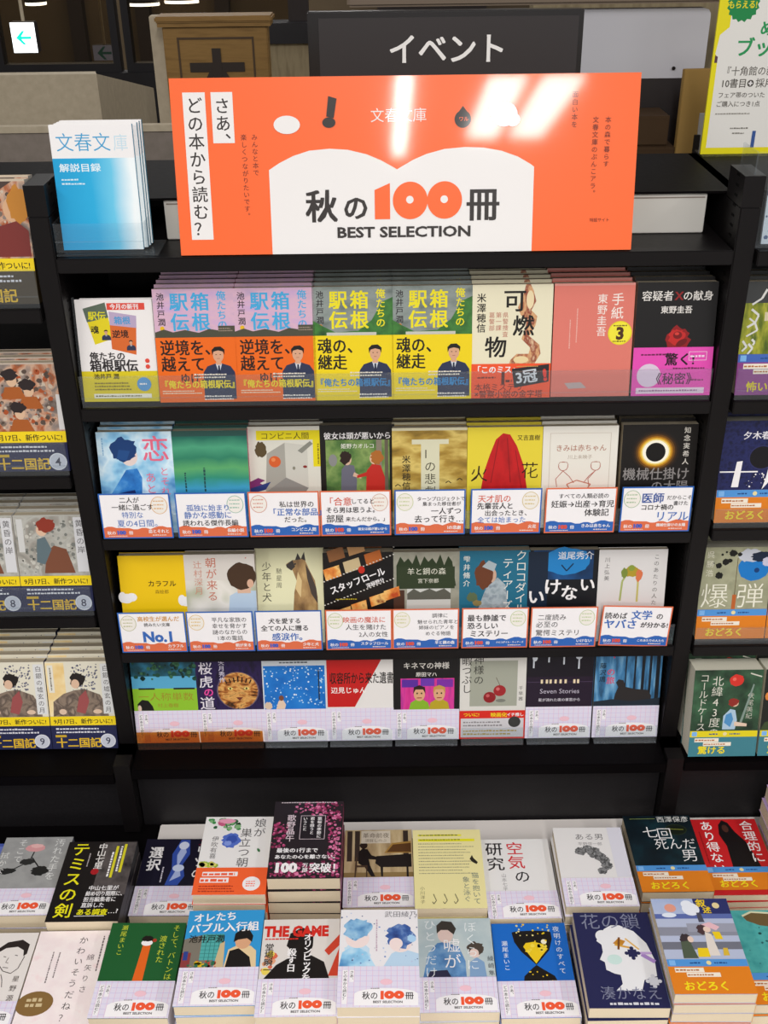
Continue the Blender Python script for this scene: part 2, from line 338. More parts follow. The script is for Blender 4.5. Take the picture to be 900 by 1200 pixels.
def obi_odoroku(a='#df7f1c', top='#4f93d6', yel='#f2dc1c', text='おどろく', h=50):
    def f(c):
        c.R(0, h-11, 106, h, top).R(3, h-9.5, 11, h-1.5, '#7db4ea').X(30, h-8, 48, h-3, 1, '#1d4a86', 2).X(62, h-8, 80, h-3, 1, '#1d4a86', 4)
        c.E(55, h-5.5, 3.2, 3.2, '#e8d9a0').R(8, h-20, 46, h-13, '#f0e6d4').X(9, h-19, 45, h-14, 1, '#b06a3a', 5).R(22, h-27, 66, h-20.4, '#f0e6d4').X(23, h-26, 65, h-21.5, 1, '#b06a3a', 6)
        c.T(text, 14, 6, 15, yel, .035)
    return (h, a, f)
def obi_navy(num, h=58, base='#20244a'):
    def f(c):
        c.R(0, h-16, 106, h, '#f2d41a').T('9月17日、新作ついに!', 53, h-12.6, 10, K_, .02, .98, 'C')
        c.X(8, h-31, 92, h-19, 2, '#d8d8e0', 8).R(6, h-37, 24, h-33, '#c9a52a').T('十二国記', 6, 4, 18.5, '#e2b72a', .04)
        if num: c.E(91, 14, 12.5, 12.5, '#d9dbe2').E(91, 14, 11, 11, '#c3c6d2').T(num, 91, 8, 17, '#3a3c50', .01, 1, 'C')
    return (h, base, f)
COVERS = {}
def C(key, lab, short, col, obi=None, **kw):
    def deco(f):
        d = dict(lab=lab, short=short, col=col, art=f, **kw)
        if obi: d['obi'] = obi
        COVERS[key] = d
        return f
    return deco
def again(key, n_, lab, where):
    COVERS[f'{key}@{n_}'] = dict(COVERS[key], lab=lab, where=where)

# ---- first row under the banner
def hakone(c, sky, title, au):
    c.R(0, 86, 106, 152, sky)
    c.V('池井戸潤', 10, 147, 10.5, '#2a2228', .02); c.V('駅伝', 34, 147, 25, title, .03); c.V('箱根', 62, 147, 25, title, .03); c.V('俺たちの', 90, 149, 13, title, .02, .98)
    c.E(10, 100, 3, 3, au)
def obi_hakone(base, ink, l1, l2, yel, bottom):
    def f(c):
        c.R(0, 0, 106, 9, base)
        for i, s in enumerate(l1): c.T(s, 5+8*(i == 2)*3, 66-i*22+5*(i == 2), 22 if i < 2 else 15, ink, .025, .9)
        c.R(60.5, 4, 103.5, 26.5, '#2b3350'); man(c, 82, 26, 43); c.T(bottom, 2, 20, 12, yel, .04, .88); c.X(4, 11, 60, 17, 2, '#f0e6c8', 4); c.X(48, 32, 100, 40, 2, '#e8e0d0', 6); c.X(60, 2, 102, 10, 2, '#f0e8e0', 8)
    return (88, base, f)
@C('orange', 'orange-banded paperback with a lavender sky, beside the white display card', 'orange-banded paperback', '#c9a6c4', obi_hakone('#ee6a12', '#2a1710', ['逆境を、', '越えて', 'ゆけ。'], 0, '#f2dc1a', '『俺たちの箱根駅伝』'), spine='#c23a2c')
def _(c):
    hakone(c, 'p_sky_pink', '#44a9dc', '#e8b81a'); c.P([(0, 86), (0, 95), (12, 99), (24, 95), (40, 98), (58, 94), (72, 99), (84, 97), (84, 103), (106, 103), (106, 86)], '#4b4a3a').X(84, 95, 104, 101, 2, '#9a8878', 3)
again('orange', 2, 'orange-banded paperback with a lavender sky, next to a yellow-banded one', 'next to a yellow-banded one')
@C('yellow', 'yellow-banded paperback with grey sky and green hills, next to an orange-banded one', 'yellow-banded paperback', '#7c8480', obi_hakone('#f0d40e', '#1c170f', ['魂の、', '継走', ''], 0, '#2a86c4', '『俺たちの箱根駅伝』'), spine='#4a4f4a')
def _(c):
    hakone(c, 'p_mist', '#efe11c', '#d87a1a'); c.P([(0, 86), (0, 108), (14, 100), (30, 92), (60, 94), (78, 108), (92, 132), (106, 138), (106, 86)], 'p_green_hill'); c.V('俺たちの', 90, 149, 13, '#efe11c', .02, .98).V('箱根', 62, 147, 25, '#efe11c', .03)
    c.R(18, 88, 84, 92, '#c9c8bc')
again('yellow', 2, 'yellow-banded paperback with grey sky and green hills, next to the cream cover', 'next to the cream cover')
def obi_kanen(c):
    c.T('「このミス」', 2, 35, 11, W_, .03, .95).X(8, 26, 40, 31, 1, '#7a2a1a', 2).T('1', 37, 20, 22, '#5a1f14', .05).X(46, 20, 56, 27, 1, '#5a1f14', 5)
    c.T('本格ミステリ', 4, 11, 11, '#7a2a1a', .01).T('×警察小説の金字塔', 4, 1.5, 11, '#5a1f14', .01, .98)
    c.P([(54, 40), (104, 46), (104, 22), (58, 14)], '#2a2428').T('3冠', 60, 20, 20, '#cfd4da', .05, 1, 'L', 8).T('!', 97, 24, 20, '#e03424', .07, 1, 'L', 8).X(60, 42, 100, 44.5, 1, '#c9a85a', 2)
@C('cream', 'cream paperback with black brush writing, a curling flame and an orange band', 'cream paperback with a flame', '#e9e2c4', (47, '#f0562c', obi_kanen), spine='#d9b0a0')
def _(c):
    c.P([(70, 152), (66, 135), (60, 122), (64, 112), (72, 105), (70, 92), (66, 80), (78, 68), (76, 60), (60, 60), (52, 52), (50, 46), (84, 46), (92, 60), (90, 72), (76, 84), (84, 98), (86, 110), (78, 118), (84, 130), (80, 144), (76, 152)], 'p_flame')
    c.E(76, 132, 5, 12, '#ecd9ae').E(66, 52, 10, 5, '#e8d2a0')
    c.V('可', 56, 146, 31, K_, .02).V('燃', 68, 112, 29, K_, .02).V('物', 32, 84, 30, K_, .02); c.V('米澤穂信', 12, 141, 12.5, K_, .015)
    c.V('県警捜査', 44, 116, 8, '#c07a68').V('第一課', 35, 116, 8, '#c07a68').V('葛警部', 26, 116, 8, '#c07a68')
@C('salmon', 'plain salmon pink paperback with a round yellow sticker', 'plain salmon paperback', '#de7a6c', pages='pages', spine='#d8796c')
def _(c):
    c.R(0, 149, 106, 152, '#e2958a'); c.V('手紙', 84, 139, 17, '#f6ece4', .005).V('東野圭吾', 64, 138, 13.5, '#f4e6de', .01); 
    c.X(30, 74, 33, 122, 1, '#eab4a8', 3, True).X(21, 66, 24, 112, 1, '#eab4a8', 5, True)
    c.E(89, 86, 16, 16, '#e8d81a').E(89, 86, 14.5, 14.5, '#f2e63a').T('3', 89, 78, 22, '#4a2a12', .05, 1, 'C').X(80, 94, 99, 98, 1, '#7a6a1a', 3).X(80, 73, 98, 77, 1, '#7a6a1a', 4)
    c.P([(18, 19), (40, 20), (48, 12), (24, 11)], '#b9a6a4')
def obi_pink(c):
    c.X(10, 54, 50, 59, 1, '#6a1a4a', 3).T('驚く!', 42, 43, 18, '#2a1020', .03).E(22, 28, 16, 16, '#dcc8dc').T('《秘密》', 24, 17, 17, '#4a1440', .015, .95).X(74, 19, 100, 24, 1, '#8a2a6a', 5).X(54, 35, 100, 40, 1, '#6a1a4a', 7)
    c.R(6, 3, 98, 11, '#e8cfe0').X(10, 5, 96, 9.5, 1, '#9a6a90', 7); c.frame(74, 48, 98, 60, .6, '#f2d8ea').X(76, 51, 96, 57, 1, '#f2d8ea', 8)
@C('rose', 'black paperback with a red rose and a bright pink band', 'black paperback with a rose', '#121011', (66, '#e44cb2', obi_pink), spine='#1a1718')
def _(c):
    c.T('容疑者', 6, 129, 14, '#e6e2dc', .01).T('X', 50, 129, 14.5, '#8c1a1c', .03).T('の献身', 60, 129, 13.5, '#e6e2dc', .01).T('東野圭吾', 53, 112, 10.5, '#e6e2dc', .02, 1, 'C')
    c.blob(57, 76, 16, 17, '#8e1418', 2).blob(56, 80, 11, 10, '#c02424', 5).E(57, 82, 6, 5, '#7a0e12').E(56, 84, 3, 2, '#d23a32').E(63, 72, 8, 4, '#6a0a0e', 30)

# ---- second row (cards stand in front of the lower half)
@C('blueboy', 'pale blue paperback with a blue figure and large pink character', 'pale blue paperback', '#bfe0f2', spine='#2c7ac6')
def _(c):
    c.R(0, 0, 106, 152, 'p_watercolor'); c.P([(12, 40), (14, 60), (30, 84), (38, 96), (54, 98), (60, 84), (58, 60), (66, 40)], 'p_blueboy'); c.P([(14, 30), (20, 60), (48, 66), (56, 30)], '#152a6a')
    c.E(44, 116, 12, 14, '#e6d2cc').blob(38, 126, 19, 17, '#123a72', 4).P([(26, 112), (30, 126), (46, 124), (40, 110)], '#1c4a86'); c.V('恋', 82, 146, 40, '#e86a86', .01).V('とそれ', 92, 100, 14, '#e86a86').V('あと', 72, 92, 16, '#e86a86').X(6, 118, 10, 146, 1, '#7fb0d6', 4, True)
@C('tealbands', 'paperback painted in horizontal green and blue bands', 'green and blue banded paperback', '#2f7f74', spine='#c9557a')
def _(c):
    c.R(0, 0, 106, 152, 'p_teal_bands'); c.X(40, 62, 46, 100, 1, '#1f4a4a', 3, True).X(13, 62, 18, 96, 1, '#1f4a4a', 5, True).R(0, 144, 106, 152, '#27504a')
@C('conveni', 'white paperback with a yellow title strip and an orange ball', 'white paperback with yellow strip', '#dedccf', spine='#c9c7ba')
def _(c):
    c.R(12, 132, 106, 146, '#e9d810').R(92, 92, 106, 132, '#e9d810').T('コンビニ人間', 18, 134, 11, '#6a5c10', .01, 1.05).X(97, 96, 102, 128, 1, '#8a7a14', 4, True)
    c.P([(22, 54), (52, 76), (52, 128), (26, 112)], '#a9a69c').P([(52, 76), (52, 128), (84, 124), (84, 60)], '#cfcdc2').P([(22, 54), (52, 76), (84, 60), (70, 40), (30, 40)], '#8f8d88').E(37, 100, 8.5, 8.5, '#d9602a').E(35, 103, 3, 3, '#ec8a52')
    c.blob(18, 118, 8, 12, '#5a4a2c', 3).P([(70, 116), (88, 130), (92, 126), (76, 112)], '#8a8a80').P([(0, 70), (12, 76), (22, 72), (14, 68), (24, 62), (0, 60)], '#7a2a6a').P([(0, 60), (30, 70), (22, 58), (0, 52)], '#2a3a7a').E(80, 92, 3, 2, '#8a2a24').E(64, 90, 2, 2.6, '#8a8878')
@C('girls', 'black-framed paperback with two women in a green wood', 'black paperback with two women', '#15120f', spine='#d9d6cc')
def _(c):
    c.T('彼女は頭が悪いから', 53, 132, 11, W_, .02, .97, 'C').R(8, 20, 99, 130, 'p_forest').R(80, 20, 88, 130, '#8a8070').R(92, 20, 97, 130, '#6a6250').T('姫野カオルコ', 53, 118, 8, '#e8e6da', .01, 1, 'C')
    c.P([(28, 40), (30, 86), (36, 94), (48, 92), (52, 70), (50, 40)], '#6a6a78').E(38, 101, 6.5, 8.5, '#d8b49a').blob(36, 104, 8, 10, '#2a1a14', 5).P([(48, 82), (58, 76), (58, 72), (46, 76)], '#d8b49a')
    c.P([(64, 40), (66, 84), (74, 94), (86, 92), (92, 74), (92, 40)], '#c22a20').P([(66, 82), (52, 77), (52, 73), (66, 76)], '#c22a20').E(77, 102, 6.5, 8.5, '#e0bc9e').blob(81, 104, 9, 10, '#b06a2a', 6).E(18, 100, 6, 9, '#8a8a88')
@C('gold', 'golden cloud paperback with a tall white letter shape', 'golden cloud paperback', '#a08038', spine='#7a6a3a')
def _(c):
    c.R(0, 0, 106, 152, 'p_gold').R(0, 148, 106, 152, '#d9d2b0').R(28, 128, 80, 135, '#d9d6b8').R(41, 40, 67, 130, '#d9d6b8').V('Ⅰの悲劇', 54, 122, 17, '#3a3220', .0, 1.1).V('米澤穂信', 20, 112, 12.5, '#2a2214', .015, 1.05)
    for x, y in ((8, 66), (80, 70), (96, 74)): c.L(x-4, y, x, y+3, 1.2, '#2a2010').L(x, y+3, x+4, y, 1.2, '#2a2010')
@C('hibana', 'yellow paperback with a figure under a red cloth', 'yellow paperback with red cloth', '#e6d23a', spine='#c9bf7a')
def _(c):
    c.P([(18, 0), (20, 60), (24, 86), (32, 112), (40, 134), (50, 143), (60, 141), (70, 124), (80, 96), (86, 60), (90, 0)], 'p_cloth_red'); c.L(44, 134, 34, 70, 1.2, '#8e0c12').L(56, 136, 62, 70, 1.2, '#8e0c12').L(68, 118, 78, 60, 1, '#8e0c12')
    c.T('火', 4, 74, 26, '#2a1408', -.004).T('花', 76, 78, 26, '#2a1408', -.004).T('又吉直樹', 70, 133, 8.5, '#3a2a10', .01, .95)
@C('baby', 'white paperback with a thin frame and sketched figures', 'white paperback with sketched figures', '#e9e5da', spine='#cfcabc')
def _(c):
    c.frame(10, 24, 96, 142, .7, '#c9bcae').T('きみは赤ちゃん', 54, 116, 10.5, '#b07a66', .01, .98, 'C').T('川上未映子', 53, 104, 7, '#b0a090', 0, 1, 'C')
    for cx, s in ((30, 1), (76, -1)):
        c.S([(cx-8, 62), (cx-10, 74), (cx, 86), (cx+9*s, 78), (cx+16*s, 68)], .9, '#b05a4a').E(cx, 93, 7, 7, '#b05a4a').E(cx, 93, 6, 6, '#e9e5da').R(cx-7, 95, cx+7, 99, '#e9e5da').S([(cx-7, 95), (cx-5, 99), (cx+5, 99), (cx+7, 95)], .8, '#b07a6a')
    c.S([(36, 66), (50, 72), (70, 66), (66, 60), (40, 60), (36, 66)], 1.4, '#c2745c').S([(14, 60), (94, 60)], .7, '#c2a89a')
@C('eclipse', 'black paperback with a glowing eclipsed sun', 'black paperback with eclipse', '#120d0a', spine='#cfcabc')
def _(c):
    for r, k in ((31, '#1f140a'), (28, '#3a2408'), (25.5, '#6a430a'), (23, '#a8700e'), (21, '#dca428'), (19, '#f4dc7a'), (17.2, '#fdf8e4')): c.E(48, 112, r*1.08, r, k)
    c.E(48, 111.5, 14, 14, '#0b0806').V('知念実希人', 91, 148, 9.6, '#d9d4ca', .015, 1.2)
    c.T('機械仕掛け', 3, 72, 19.5, '#8f8a88', .012, .98).T('の太陽', 44, 54, 18, '#8f8a88', .01)

# ---- third row
@C('colorful', 'bright yellow paperback with small white clouds', 'yellow paperback with clouds', '#efc50c', spine='#d9b810')
def _(c):
    for x, y, s in ((8, 82, 1), (98, 76, 1)): c.E(x, y, 10, 8, W_).E(x+8, y+2, 8, 7, W_).E(x-6, y+2, 6, 9, W_)
    c.T('カラフル', 42, 102, 11, '#4a3a08', .02, .98).T('森絵都', 52, 90, 7, '#8a6a10', 0, 1)
@C('morning', 'paperback photograph of a child seen from behind', 'paperback with a child from behind', '#dcd6cf', spine='#b9aea6')
def _(c):
    c.R(0, 0, 106, 152, '#d9d2ca').R(0, 30, 106, 110, 'p_blur').P([(60, 30), (66, 84), (80, 92), (106, 92), (106, 30)], '#b9cde0').R(78, 88, 98, 100, '#dcb49a').blob(86, 116, 22, 22, '#46301f', 4, j=.06).E(98, 104, 5, 7, '#d9ad92')
    c.V('朝が来る', 40, 147, 17, '#c2705a', .005, 1.08).V('辻村深月', 20, 142, 13.5, '#c98a78', 0, 1.05).T('・', 88, 142, 10, '#c2705a')
@C('dog', 'pale yellow paperback with a seated shepherd dog', 'pale yellow paperback with a dog', '#e4e0b6', spine='#c9c6a6')
def _(c):
    c.P([(58, 44), (60, 78), (64, 96), (58, 112), (50, 118), (48, 122), (58, 128), (64, 128), (66, 138), (71, 130), (76, 140), (78, 126), (84, 112), (92, 96), (96, 70), (96, 44)], 'p_fur')
    c.P([(62, 128), (66, 139), (71, 129)], '#241a12').P([(71, 130), (76, 141), (78, 127)], '#241a12').P([(48, 121), (58, 128), (62, 118), (56, 112), (49, 117)], '#2a1c12').P([(78, 122), (86, 106), (94, 84), (96, 60), (86, 76), (80, 100)], '#3a281a').E(62, 122, 1.4, 1.4, '#0e0a08').P([(66, 110), (72, 96), (70, 70), (62, 84)], '#d9bc84')
    c.V('少年と犬', 18, 126, 15, '#3a3626', .0, 1.06).V('馳星周', 37, 116, 9.5, '#5a5642', .0, 1.15)
@C('film', 'paperback of slanting orange film strips on black', 'black film-strip paperback', '#17110e', spine='#8a3a1a')
def _(c):
    for x0, y0, k in ((4, 106, '#dc7a2a'), (34, 118, '#c9b48a'), (66, 130, '#b8642a'), (10, 136, '#8a5a34'), (40, 146, '#b88a5a')): c.P([(x0, y0), (x0+24, y0+8), (x0+20, y0+26), (x0-4, y0+18)], k if k != '#dc7a2a' else 'p_movie')
    for x0, y0 in ((44, 50), (72, 62), (94, 72), (20, 40), (70, 34)): c.P([(x0, y0), (x0+22, y0+8), (x0+20, y0+24), (x0-3, y0+16)], 'p_movie')
    c.P([(0, 68), (0, 102), (106, 146), (106, 112)], '#0d0a0a')
    for i in range(22): c.R(i*5, 104+i*2.07, i*5+2.4, 105.6+i*2.07, '#d8d4cc').R(i*5, 65+i*2.05, i*5+2.4, 66.6+i*2.05, '#d8d4cc')
    c.T('スタッフロール', 12, 84, 14.5, W_, .035, .88, 'L', 22).T('深緑野分', 66, 94.5, 7.6, W_, .025, .95, 'L', 22).X(18, 74, 52, 78, 1, '#b8a21a', 4)
    c.E(58, 124, 5, 6, '#c22a1a')
@C('sheep', 'grey-green paperback with dark trees above a white piano shape', 'grey-green paperback with trees', '#97968a', spine='#8a8878')
def _(c):
    c.R(0, 0, 106, 152, 'p_stagegrey').P([(8, 96)]+[(8+i*6, 130+(12 if i % 2 else 0)+(i % 3)*3) for i in range(15)]+[(98, 96)], '#28361c').R(10, 92, 96, 128, '#2e3a22')
    c.P([(22, 30), (24, 92), (90, 92), (90, 30)], '#c9cac4').R(0, 30, 20, 90, '#4a2f22').P([(24, 84), (34, 92), (44, 86), (58, 92), (68, 87), (80, 92), (90, 84), (90, 74), (24, 74)], '#5a5a50').T('羊と鋼の森', 24, 116, 12, '#dedccb', .0, .98).T('宮下奈都', 40, 102, 8, '#dedccb')
@C('crocodile', 'teal paperback of a woman in profile with white vertical writing', 'teal paperback of a woman', '#1f6a86', spine='#184a5c')
def _(c):
    c.P([(24, 40), (36, 78), (44, 100), (58, 108), (70, 96), (74, 60), (80, 40)], 'p_cloth').E(46, 112, 10, 13, '#c9a48c').blob(38, 112, 14, 22, '#6a3a22', 4).P([(34, 126), (44, 136), (56, 130), (52, 118)], '#a8b4ba').blob(20, 76, 8, 8, '#5a6a4a', 3).blob(28, 66, 7, 5, '#8a7a4a', 4)
    c.V('クロコダイル・', 93, 152, 17.5, '#e6e4dc', .0, 1.0).V('ティアーズ', 73, 140, 17.5, '#e6e4dc', .0, 1.0).V('雫井脩介', 11, 144, 11, '#dcdcd4', .01, 1.2)
@C('ikenai', 'black and blue paperback with rough white brush title', 'black and blue paperback', '#0f1218', spine='#1a1a20')
def _(c):
    c.R(8, 104, 98, 152, 'p_night').blob(58, 134, 36, 22, '#1f7fc2', 4, j=.08).L(50, 128, 58, 118, 2, '#0d2a4a').L(58, 118, 68, 130, 2, '#0d2a4a').R(0, 60, 30, 150, '#122236')
    c.T('道尾秀介', 44, 138, 13.5, '#e2e4e6', .01, 1.0); c.T('い', 0, 66, 27, W_, .05).T('け', 24, 82, 28, W_, .05).T('な', 50, 72, 27, W_, .05).T('い', 78, 86, 25, W_, .05)
@C('kono', 'white paperback with a thin green and red stick figure', 'white paperback with stick figure', '#dbd8d6', spine='#c9c6c2')
def _(c):
    c.S([(38, 68), (40, 100), (46, 112)], 3, '#a6b06a').S([(64, 66), (64, 98), (60, 112)], 3, '#c2b86a').blob(54, 116, 11, 9, '#b0962a', 3).blob(43, 114, 5, 8, '#7a8a3a', 4).blob(65, 110, 5, 10, '#d8744a', 5).E(53, 122, 5, 5, '#8a9a3a')
    c.V('このあたりの人たち', 90, 144, 8.4, '#5a5654', .0, 1.28).V('川上弘美', 16, 140, 8.4, '#6a6664', .0, 1.2)

# ---- lowest row of the middle bookcase
@C('ichinin', 'green and blue paperback with the top of a dark-haired head', 'green and blue paperback', '#2f7c9c', obi100(60), spine='#27507a')
def _(c):
    c.R(0, 0, 106, 100, '#8fc22e').R(0, 100, 106, 124, '#57a8cc').R(0, 122, 106, 152, 'p_leafdark').spots(0, 112, 106, 152, 60, 2, 5, ['#12322c', '#1d4a3a', '#3a6a4a'], 4).R(10, 98, 36, 101, '#1a1a1a').R(66, 98, 100, 101, '#1a1a1a')
    c.T('一人称単数', 8, 79, 16, '#a08a2a', .0, 1.12).T('村上春樹', 38, 66, 8.5, '#a08a2a', 0).P([(6, 60), (6, 72), (14, 80), (24, 78), (30, 68), (32, 60)], '#16120f').E(9, 64, 3, 6, '#e0c4ae')
@C('tiger', 'dark purple paperback with a tiger face in a circle', 'dark purple tiger paperback', '#1c1430', obi100(60), spine='#14101f')
def _(c):
    c.R(0, 0, 106, 152, 'p_purple').E(66, 94, 34, 34, '#6a5a6a').E(66, 94, 32, 33, 'p_tiger').E(54, 98, 4, 2.4, '#e6d47a').E(80, 98, 4, 2.4, '#e6d47a').E(54, 98, 1.4, 2, K_).E(80, 98, 1.4, 2, K_).P([(62, 82), (74, 82), (68, 76)], '#6a2a24')
    for i in range(7): c.L(46+i*7, 120-abs(3-i)*2, 49+i*6, 110-abs(3-i), 2.2, '#1a0e08')
    c.V('桜虎', 16, 146, 23, '#e4dee6', .01, 1.05).V('の', 19, 100, 17, '#e04a9a', .03).V('道', 16, 84, 25, '#e4dee6', .01).V('矢月秀作', 42, 150, 10, '#d4cede', .01, 1.04)
@C('bluedots', 'blue paperback with white dots under a pale top strip', 'blue dotted paperback', '#d4dbe0', obi100(60), spine='#b9c4cc')
def _(c):
    c.R(4, 58, 102, 138, 'p_dots').spots(4, 64, 102, 138, 130, .6, 1.9, ['#e8f2f8', '#a9d2ee'], 5).X(30, 141, 78, 147, 1, '#6a7076', 3).blob(10, 66, 6, 7, '#d8c0a8', 3).P([(22, 60), (26, 74), (32, 80), (38, 68), (36, 60)], '#e4c8b0').E(31, 80, 4, 5, '#7a4a34').L(92, 76, 92, 130, 2, '#1c2a3a')
@C('camp', 'red and white paperback split on a slant with black lettering', 'red and white paperback', '#e6e2de', obi100(60), spine='#8f1414')
def _(c):
    c.P([(0, 62), (0, 152), (90, 152), (44, 62)], '#c41e1c').T('収容所から来た遺書', 4, 106, 22, K_, .02, .52, 'L').T('辺見じゅん', 6, 88, 12, '#f4ece6', .02, .95)
@C('kinema', 'black paperback with two cartoon figures in pink seats', 'black paperback with pink seats', '#151213', obi100(56), spine='#1c191a')
def _(c):
    c.R(12, 54, 98, 112, 'p_poppink').R(14, 96, 40, 110, '#5a2a9a').R(44, 98, 66, 112, '#6a34a8').R(70, 96, 96, 110, '#7a2aa0').T('キネマの神様', 53, 130, 13, '#e6e2da', .01, .95, 'C').T('原田マハ', 53, 116, 8.5, '#e6e2da', .015, 1, 'C')
    for cx, b1, hr in ((42, '#86b22a', '#2a1c14'), (74, '#b8a024', '#c2984a')): c.P([(cx-17, 54), (cx-14, 68), (cx-5, 74), (cx+5, 74), (cx+14, 68), (cx+17, 54)], b1).E(cx, 83, 9, 12, '#dba67e').P([(cx-10, 84), (cx-9, 96), (cx, 100), (cx+9, 96), (cx+10, 84), (cx+6, 92), (cx-6, 92)], hr).E(cx-3.5, 85, 1.3, 1.6, K_).E(cx+3.5, 85, 1.3, 1.6, K_).R(cx-4, 76, cx+4, 77.5, '#8a2a24')
def obi_himatsubushi(c):
    c.R(2, 3, 104, 38, '#cfcccf').X(6, 22, 74, 34, 2, '#8a8688', 4).X(6, 6, 98, 18, 2, '#b0963a', 5).E(89, 31, 10, 10, '#3a3a38').T('ついに!', 6, 42, 8, '#f2d41a', .03).T('映画化', 50, 41, 9, '#f2d41a', .03).T('イチ推し', 76, 42, 7, W_, .03)
@C('cherries', 'white and grey paperback with two red cherries and a red band', 'white paperback with cherries', '#dad7d0', (52, '#d8281c', obi_himatsubushi), spine='#c4c0b8', h=150)
def _(c):
    c.R(16, 60, 92, 142, '#a3a596').E(48, 76, 10, 10, '#8e1c22').E(64, 88, 10, 10, '#a0262a').E(45, 79, 3, 3, '#c4585a').E(61, 91, 3, 3, '#d06a6a').L(64, 98, 58, 112, .8, '#5a4a3a').E(66, 70, 8, 3, '#7a7c72').V('神様の', 30, 152, 17, '#2c2a26', .0).V('暇つぶし', 11, 150, 17, '#2c2a26', .0, .98).V('千早茜', 98, 96, 7.5, '#4a4844', .0, 1.3)
@C('seven', 'near-black paperback with a row of lit train windows', 'black paperback with lit windows', '#15101a', obi100(58), spine='#3a3420')
def _(c):
    c.R(0, 58, 106, 112, '#221528').R(0, 102, 106, 103, '#4a3a54')
    for x in (24, 32, 38, 46, 54, 62, 76, 82): c.R(x-1.5, 100, x+2, 107, '#e8d4b0')
    for x, h in ((10, 128), (34, 138), (58, 134), (82, 126)): c.R(x-1, h, x+1.5, 150, '#cfd4dc')
    c.E(12, 146, 4, 6, '#d8dde4').E(82, 147, 5, 4, '#cfd4dc').T('Seven Stories', 53, 82, 12, '#c9c2d2', -.006, .98, 'C').T('星が流れた夜の車窓から', 53, 68, 6.2, '#d9d4de', .01, 1, 'C')
@C('misty', 'misty blue paperback with a dark horse among bare trees', 'misty blue paperback', '#3a6c94', obi100(58), spine='#b0a050')
def _(c):
    c.R(0, 50, 106, 152, 'p_trees')
    for x, w_ in ((62, 3), (74, 5), (86, 4), (97, 6), (48, 2)): c.R(x, 60, x+w_, 152, '#141a22')
    c.P([(30, 58), (34, 80), (38, 92), (34, 100), (38, 106), (46, 104), (50, 92), (66, 88), (86, 86), (92, 76), (92, 58)], '#2a2626').P([(0, 58), (0, 66), (30, 70), (60, 66), (106, 72), (106, 58)], '#1e2a36').V('の旅', 25, 126, 14, '#d8385a', .01).V('藤沢周', 12, 136, 11, '#101820', .01, 1.1).T('・', 22, 140, 14, '#d8385a')

# ---- left and right neighbours
def saga(c, pal, seed):
    """generic painted crowd in PAL over the upper part"""
    c.R(0, 56, 106, 152, pal).spots(2, 60, 98, 148, 190, 1, 4.5, ['#7a6a5e', '#a84f26', '#c9b8a4', '#57483e', '#8e8078'], seed)
@C('saga_dark', 'brown painted paperback with a dark gold-lettered band, on the highest left shelf', 'brown painted paperback', '#c9b9a4', obi_navy('', base='#40331c'), spine='#cfc9c0', h=154)
def _(c): saga(c, 'p_orange_mottle', 5); c.E(88, 118, 13, 16, '#d8ac86').blob(96, 124, 14, 22, '#c2812e', 4).P([(60, 60), (68, 98), (90, 104), (104, 92), (104, 60)], '#7a2f2a').P([(20, 148), (60, 152), (90, 152), (70, 140)], '#4a3a34')
@C('saga4', 'orange-brown painted paperback whose navy band is numbered four', 'orange-brown painted paperback', '#c4b4a4', obi_navy('4'), spine='#d4d2d0', h=154)
def _(c):
    saga(c, 'p_orange_mottle', 9)
    for x, y in ((40, 130), (62, 116), (46, 84)): c.E(x, y, 7, 9, '#d9b494').blob(x-2, y+8, 11, 8, '#2a2020', int(x)).P([(x-16, y-26), (x-10, y-9), (x+10, y-9), (x+18, y-26)], '#a85a24')
    c.R(98, 60, 106, 110, '#d9d6d4')
@C('saga8', 'grey painted paperback with a red-haired figure, number eight, beside the upright', 'grey painted paperback', '#b4b3aa', obi_navy('8'), spine='#d4d2d0', h=154)
def _(c):
    c.R(0, 56, 106, 152, 'p_grey_mottle').spots(2, 60, 98, 148, 150, 1, 4, ['#8a8c86', '#a8a69c', '#c4c2b8', '#787a74'], 12)
    c.R(88, 64, 104, 150, '#d6d6d8').V('黄昏の岸', 96, 146, 12, '#4a4648', .0, 1.15).P([(38, 62), (44, 96), (56, 106), (74, 100), (84, 62)], '#7a4a34').E(40, 130, 8, 9, '#dcb89c').blob(48, 138, 14, 11, '#8e3424', 4).P([(28, 80), (32, 116), (44, 120), (52, 100), (40, 76)], '#5f7076').R(4, 96, 13, 148, '#cfcfcc')
again('saga8', 2, 'grey painted paperback with a red-haired figure, number eight, cut by the picture edge', 'cut by the picture edge')
@C('saga9', 'cream painted paperback with a robed figure, number nine, beside the upright', 'cream robed-figure paperback', '#e2dcc8', obi_navy('9'), spine='#272c5c', h=154)
def _(c):
    c.R(0, 56, 30, 152, 'p_amber').spots(40, 88, 84, 150, 120, .9, 2.2, ['#5a5a6e', '#7a7a8a'], 6).P([(6, 58), (8, 84), (26, 98), (44, 104), (60, 106), (84, 96), (94, 76), (96, 58)], 'p_robe').P([(44, 66), (50, 92), (62, 104), (66, 84), (58, 62)], '#9c4f4e').E(46, 117, 8, 10, '#dcb89c').blob(50, 122, 12, 13, '#231c1a', 5).E(46, 115, 6.5, 8, '#dcb89c').E(22, 66, 6, 5, '#ddbfa6').E(78, 66, 7, 4, '#ddbfa6')
    c.R(88, 62, 104, 150, '#dddddc').V('白銀の墟玄の月', 96, 147, 10.5, '#4a4648', .0, 1.15).R(3, 100, 12, 148, '#e6e2d4').X(5, 104, 10, 146, 1, '#7a7468', 4, True)
again('saga9', 2, 'cream painted paperback with a robed figure, number nine, cut by the picture edge', 'cut by the picture edge')
